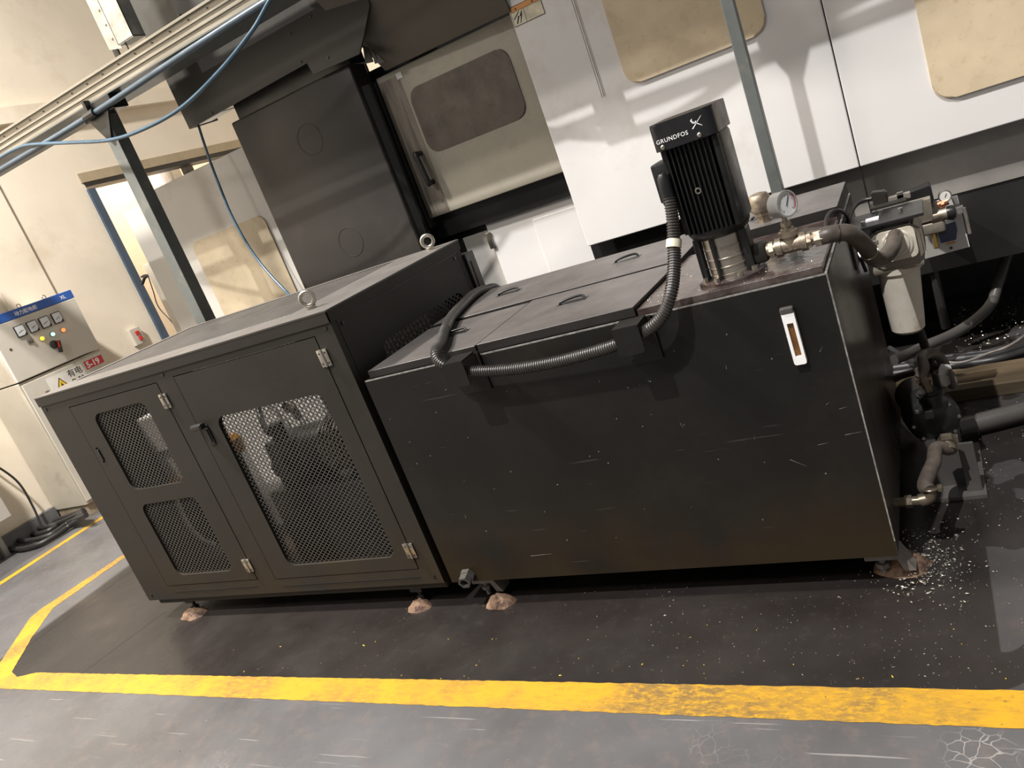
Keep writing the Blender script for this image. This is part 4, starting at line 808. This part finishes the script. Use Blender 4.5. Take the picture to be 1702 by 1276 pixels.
# slack cables on the far end of the tray (their shadows fall on the white panels)
hose('drooping_cable', [(-1.75, 3.27, 2.60), (-1.45, 3.26, 2.50), (-1.15, 3.26, 2.47), (-.8, 3.27, 2.53), (-.45, 3.28, 2.60), (0, 3.29, 2.64), (.6, 3.29, 2.66)], .014, 'cable_black', 'slack black cable slung under the cable tray above the picture', 'cable')
b = B(); b.box(-1.46, -1.30, 3.28, 3.36, 2.40, 2.52, .01); b.box(-1.40, -1.36, 3.28, 3.30, 2.5, 2.60)  # unseen box added to throw a shadow onto the white panels
solo('junction_box', b, 'machine_grey', 'small grey box added for its shadow, slung under the cable tray above the picture', 'box', loc=(-1.38, 3.3, 2.4))
# ================================================================== CONTROL CABINET
K = thing('control_cabinet', 'cream electrical control cabinet with a blue top band, at the far left wall', 'cabinet', (-6.74, 3.98, 0))
kx = -6.5
b = B(); b.box(-6.995, kx - .012, 3.590, 4.368, .10, 1.215, .004); part('cabinet_body', b, 'cabinet_side', K)
b = B(); b.box(-6.995, kx - .02, 3.59, 4.368, 1.225, 1.762, .004); part('upper_body', b, 'cabinet_side', K)
b = B(); b.box(-6.995, kx - .03, 3.60, 4.36, 0, .10, .003); part('cabinet_plinth', b, 'plinth', K)
b = B(); b.box(kx - .012, kx, 3.605, 4.360, .125, 1.195, .004); part('lower_door', b, 'cabinet_paint', K)
b = B(); b.box(kx - .02, kx + .004, 3.588, 4.370, 1.225, 1.692, .005); KD = part('upper_door', b, 'cabinet_paint', K)
b = B(); b.box(kx - .018, kx + .003, 3.588, 4.378, 1.694, 1.765, .003); KB = part('blue_band', b, 'cabinet_blue', K)
text('动力配电柜', .040, 'white_print', KB, (kx + .0036, 3.835, 1.712), (0, 1, 0), (0, 0, 1), bold=.0004)
text('XL', .042, 'white_print', KB, (kx + .0036, 4.255, 1.713), (0, 1, 0), (0, 0, 1), bold=.0004)
for (my, mz) in ((3.808, 1.592), (3.918, 1.590), (4.028, 1.588), (4.142, 1.588)):
    b = B(); b.box(kx + .004, kx + .016, my - .042, my + .042, mz - .048, mz + .046, .003); mt = part('panel_meter', b, 'black_print', KD)
    b = B(); b.prism([(kx + .016, my + u, mz + v) for u, v in ((-.036, -.040), (.016, -.040), (.036, -.020), (.036, .040), (-.036, .040))], (.001, 0, 0)); part('meter_face', b, 'meter_face', mt)
    b = B(); b.prism([(kx + .0172, my + u, mz + v) for u, v in ((-.022, -.014), (.020, -.002), (.020, .002), (-.022, -.010))], (.0006, 0, 0)); part('meter_needle', b, 'black_print', mt)
for (ly, lz_, m) in ((3.935, 1.475, 'lamp_yellow'), (4.035, 1.475, 'lamp_green'), (4.135, 1.475, 'lamp_red')):
    b = B(); b.lathe((kx + .004, ly, lz_), (1, 0, 0), [(0, .021), (.006, .021), (.008, .017)], 20); lb = part('lamp_bezel', b, 'galvanised', KD, 40)
    b = B(); b.lathe((kx + .010, ly, lz_), (1, 0, 0), [(0, .016), (.012, .015), (.017, .008)], 20); part('indicator_lamp', b, m, lb, 40, label={'lamp_yellow': 'yellow lit lamp', 'lamp_green': 'green lit lamp', 'lamp_red': 'red lit lamp'}[m])
b = B(); b.lathe((kx + .004, 4.005, 1.395), (1, 0, 0), [(0, .034), (.015, .034), (.03, .026), (.032, .024)], 20); SWH = part('rotary_switch', b, 'black_print', KD, 40)
b = B(); b.rbox((kx + .038, 4.022, 1.365), (.02, .030, .10), Matrix.Rotation(-.25, 3, 'X'), .004); part('switch_lever', b, 'black_print', SWH)
b = B(); b.rbox((kx + .0485, 4.018, 1.385), (.002, .017, .055), Matrix.Rotation(-.25, 3, 'X')); part('lever_inlay', b, 'red_plastic', SWH)
b = B(); b.box(kx + .004, kx + .012, 3.815, 3.865, 1.470, 1.525, .004); b.cyl((kx + .01, 3.842, 1.498), (kx + .025, 3.842, 1.498), .014, n=12); part('key_switch', b, 'hose_grey', KD, 40)
b = B(); b.cyl((kx + .003, 3.668, 1.483), (kx + .006, 3.668, 1.483), .011, n=12); part('cam_lock', b, 'machine_grey', KD)
for y in (3.92, 4.15):
    b = B(); b.torus((kx - .03, y, 1.778), (1, 0, 0), .016, .004, 16, 6); part('lifting_eye', b, 'steel', K, 40)
b = B(); b.box(kx, kx + .0012, 4.165, 4.345, 1.098, 1.168); RS = part('number_sticker', b, 'label_red', K, label='red sticker with white number')
text('5-19', .072, 'white_print', RS, (kx + .0014, 4.176, 1.108), (0, 1, 0), (0, 0, 1), bold=.0022)
b = B(); b.box(kx, kx + .0012, 3.80, 4.14, 1.00, 1.165); WS = part('warning_sticker', b, 'label_white', K, label='white electrical hazard sticker')
text('有电', .070, 'black_print', WS, (kx + .0014, 3.985, 1.102), (0, 1, 0), (0, 0, 1), bold=.0005)
text('危险', .070, 'black_print', WS, (kx + .0014, 3.985, 1.020), (0, 1, 0), (0, 0, 1), bold=.0005)
def tri(c, s, x, m, nm):
    b = B(); b.prism([(x, c[0] - s * .58, c[1] - s * .5), (x, c[0] + s * .58, c[1] - s * .5), (x, c[0], c[1] + s * .5)], (.0004, 0, 0)); return part(nm, b, m, WS)
tri((3.905, 1.075), .125, kx + .0013, 'black_print', 'triangle_border'); tri((3.905, 1.072), .098, kx + .0018, 'label_yellow', 'triangle_field')
b = B(); b.prism([(kx + .0023, 3.905 + u, 1.07 + v) for u, v in ((.006, .028), (-.014, -.004), (-.003, -.004), (-.008, -.034), (.014, .004), (.002, .004))], (.0003, 0, 0)); part('bolt_symbol', b, 'black_print', WS)
b = B(); b.box(kx, kx + .012, 3.745, 3.775, .93, 1.08, .003); part('door_latch', b, 'hose_grey', K)
# wall switch
W = thing('wall_switch', 'small cream isolator switch with red toggles on the left wall', 'switch', (-6.97, 5.09, 1.15))
b = B(); b.box(-6.999, -6.95, 5.035, 5.155, 1.075, 1.245, .006); part('switch_box', b, 'cabinet_paint', W)
for k, (yy2, zz2) in enumerate(((5.10, 1.19), (5.11, 1.13))):
    b = B(); b.box(-6.95, -6.935, yy2 - .02, yy2 + .02, zz2 - .02, zz2 + .02, .004); part('toggle', b, 'red_plastic', W)
# cables on the floor by the cabinet
CW = ['outermost', 'second outermost', 'third from the outside', 'second from the wall', 'innermost']
CPTS = [[(-6.2059, 3.3633, 0.1000), (-6.4605, 3.3749, 0.0400), (-6.4751, 3.2347, 0.0300), (-6.5483, 3.1086, 0.0300), (-6.8350, 3.0939, 0.0300), (-7.4046, 3.2541, 0.0300), (-8.7770, 3.6651, 0.0300)],
        [(-6.1221, 3.3347, 0.1200), (-6.5239, 3.4052, 0.0500), (-6.5024, 3.2252, 0.0500), (-6.7178, 3.1687, 0.0500), (-7.1169, 3.2400, 0.0500), (-7.7373, 3.4203, 0.0500), (-9.2263, 3.9057, 0.0500)],
        [(-6.1966, 3.3740, 0.1200), (-6.7015, 3.4864, 0.0400), (-6.7581, 3.3459, 0.0300), (-7.0019, 3.3269, 0.0300), (-7.6788, 3.5210, 0.0300), (-8.6147, 3.8589, 0.0300), (-10.1632, 4.3741, 0.0300)],
        [(-6.2614, 3.4123, 0.1200), (-6.6782, 3.4483, 0.0500), (-6.8439, 3.3823, 0.0500), (-7.1989, 3.4270, 0.0500), (-7.7469, 3.6004, 0.0500), (-8.6549, 3.9237, 0.0500), (-10.4443, 4.5287, 0.0500)],
        [(-6.3206, 3.4409, 0.1200), (-6.8374, 3.5275, 0.0400), (-7.0572, 3.5028, 0.0300), (-7.4504, 3.5648, 0.0300), (-8.0244, 3.7604, 0.0300), (-8.7198, 4.0133, 0.0300), (-10.5254, 4.6334, 0.0300)]]
for k, pts in enumerate(CPTS):
    hose('floor_cable', pts, .021, 'cable_black', CW[k] + ' of five thick black cables curving over the floor by the cabinet', 'cable', group='floor cables by the control cabinet')
hose('wall_cable', [(-6.96, 3.10, 2.6), (-6.96, 3.12, 1.6), (-6.95, 3.15, 1.2), (-6.93, 3.28, .8), (-6.90, 3.40, .5), (-6.88, 3.40, .25), (-6.85, 3.36, .05)], .009, 'cable_black', 'thin black cable hanging down the wall left of the cabinet', 'cable')
b = B(); cq = (-6.7000, 3.1390, 0.2980); b.box(-6.99, -6.7, 1.9, cq[1], cq[2], 1.1, .005); b.box(-6.95, -6.90, 1.95, 2.0, 0, cq[2]); b.box(-6.95, -6.90, cq[1] - .1, cq[1] - .06, 0, cq[2])
solo('grey_box', b, 'panel_grey', 'corner of a grey metal box at the left edge above the black cables', 'box', loc=(-6.8, 2.3, 0))
b = B(); b.box(-6.999, -6.94, 2.8, 3.58, 0, .14); struct('baseboard_left', b, 'concrete_dark')
# hanging wires near the opening
for k, pts in enumerate(([(-6.30, 5.0, 1.64), (-6.33, 5.0, 1.5), (-6.36, 5.0, 1.35), (-6.27, 5.0, 1.1), (-6.25, 5.0, .5)], [(-6.28, 5.02, 1.64), (-6.25, 5.0, 1.5), (-6.22, 5.0, 1.3), (-6.15, 5.0, 1.05), (-6.12, 5.0, .5)], [(-6.27, 5.04, 1.64), (-6.22, 5.0, 1.52), (-6.19, 5.0, 1.32), (-6.12, 5.0, 1.05), (-6.09, 5.0, .5)])):
    hose('loose_wire', pts, .005, 'cable_black', ('brownish wire nearest the blue door frame', 'middle wire of the three hanging beside the opening', 'rightmost wire of the three hanging beside the opening')[k], 'wire', group='wires hanging by the opening')
b = B(); b.tube([(-6.42, 5.0, 1.60), (-6.34, 5.0, 1.645), (-6.26, 5.02, 1.65), (-6.22, 5.04, 1.64)], .014, 8); b.tube([(-6.40, 5.01, 1.66), (-6.33, 5.0, 1.66), (-6.26, 5.0, 1.64)], .01, 8); b.box(-6.30, -6.27, 5.02, 5.10, 0, 1.64, .004)
solo('wire_hook', b, 'machine_dark', 'black wire bundle hooked on a thin stake by the wall opening', 'wire', loc=(-6.29, 5.05, 0))
# ================================================================== GROUT LUMPS AND CHIPS
def lump(x, y, r, h, seed, label, fl=1.3):
    b = B(); n = 18; rings = []
    for j in range(6):
        t = j / 5; rr = r * (1 - t * .85)
        rings.append([b.bm.verts.new((x + rr * fl * math.cos(2 * PI * i / n) * (1 + .28 * noise.noise(V((math.cos(2 * PI * i / n) * 1.7 + seed, math.sin(2 * PI * i / n) * 1.7, t * 2)))), y + rr * math.sin(2 * PI * i / n) * (1 + .28 * noise.noise(V((seed, i * .5, t * 3)))), max(0, h * (1 - (1 - t) ** 2) * (1 + .4 * noise.noise(V((i * .6, seed, t * 3))))) if j else 0)) for i in range(n)])
    b.loft(rings); return solo('grout_lump', b, 'grout', label, 'mortar', 60, (x, y, 0), group='mortar lumps under the feet')
lump(-3.56, 2.165, .055, .030, 1, 'rusty lump of mortar under the left foot of the enclosure', 1.5)
lump(-2.11, 2.145, .042, .030, 2, 'rusty lump of mortar under the right foot of the enclosure')
lump(-1.72, 2.150, .045, .034, 3, 'rusty lump of mortar under the left foot of the tank', 1.6)
lump(-.315, 2.245, .060, .05, 4, 'large rusty lump of mortar and swarf under the right foot of the tank')
def chips(name, n, fn, smin, smax, m, label, cat):
    b = B()
    for i in range(n):
        x, y, z = fn(); s = random.uniform(smin, smax) * (1 if random.random() < .9 else 1.8); a = random.uniform(0, 2 * PI); l = s * random.uniform(1, 3)
        d = V((math.cos(a), math.sin(a), 0)); e = V((-d.y, d.x, 0)) * s * .5; p = V((x, y, z + .0007))
        vs = [b.bm.verts.new(q) for q in (p - d * l / 2, p + e, p + d * l / 2, p - e, p + V((0, 0, s * .6)))]
        for k in range(4): b.bm.faces.new((vs[k], vs[(k + 1) % 4], vs[4]))
    return solo(name, b, m, label, cat, kind='stuff')
def f1():
    while True:
        x = random.uniform(-2.3, .25); y = random.uniform(1.73, 2.2)
        if random.random() < (.08 + .92 * max(0, (x + 1.4) / 1.6)): return x, y, 0
chips('metal_chips', 560, f1, .0008, .0026, 'chip_metal', 'bright metal chips scattered on the dark floor in front of the tank', 'metal chips')
chips('metal_chips', 500, lambda: (-.24 + random.gauss(0, .07), 2.26 + random.gauss(0, .09), abs(random.gauss(0, .006))), .0015, .0045, 'chip_metal', 'heap of metal chips at the right foot of the tank', 'metal chips')
chips('metal_chips', 500, lambda: (random.uniform(-.25, .6), random.uniform(2.4, 3.3), 0), .0015, .0035, 'chip_metal', 'metal chips strewn on the wet floor right of the small pump', 'metal chips')
chips('metal_chips', 700, lambda: (random.uniform(-.1, .9), random.uniform(3.62, 4.5), random.uniform(0, .02)), .002, .006, 'chip_metal', 'glinting metal chips in the dark under the machine', 'metal chips')
chips('metal_chips', 120, lambda: (random.uniform(-1.85, -.84), random.uniform(2.16, 3.05), 1.0045), .001, .003, 'chip_metal', 'a few metal chips on top of the tank lids', 'metal chips')
chips('metal_chips', 130, lambda: (random.uniform(-.82, -.32), random.uniform(2.155, 2.5), .998), .001, .0035, 'chip_metal', 'metal chips around the pump base on the oily plate', 'metal chips')
chips('metal_chips', 160, lambda: (random.uniform(-4.3, 0), random.uniform(1.0, 1.6), 0), .0008, .002, 'chip_metal', 'tiny metal chips on the walkway in front of the yellow line', 'metal chips')
chips('paint_flakes', 60, lambda: (random.uniform(-3, .1), random.choice((random.gauss(1.755, .02), random.uniform(1.74, 2.0))), 0), .001, .004, 'paint_chip', 'yellow paint flakes beside the yellow line', 'paint flakes')
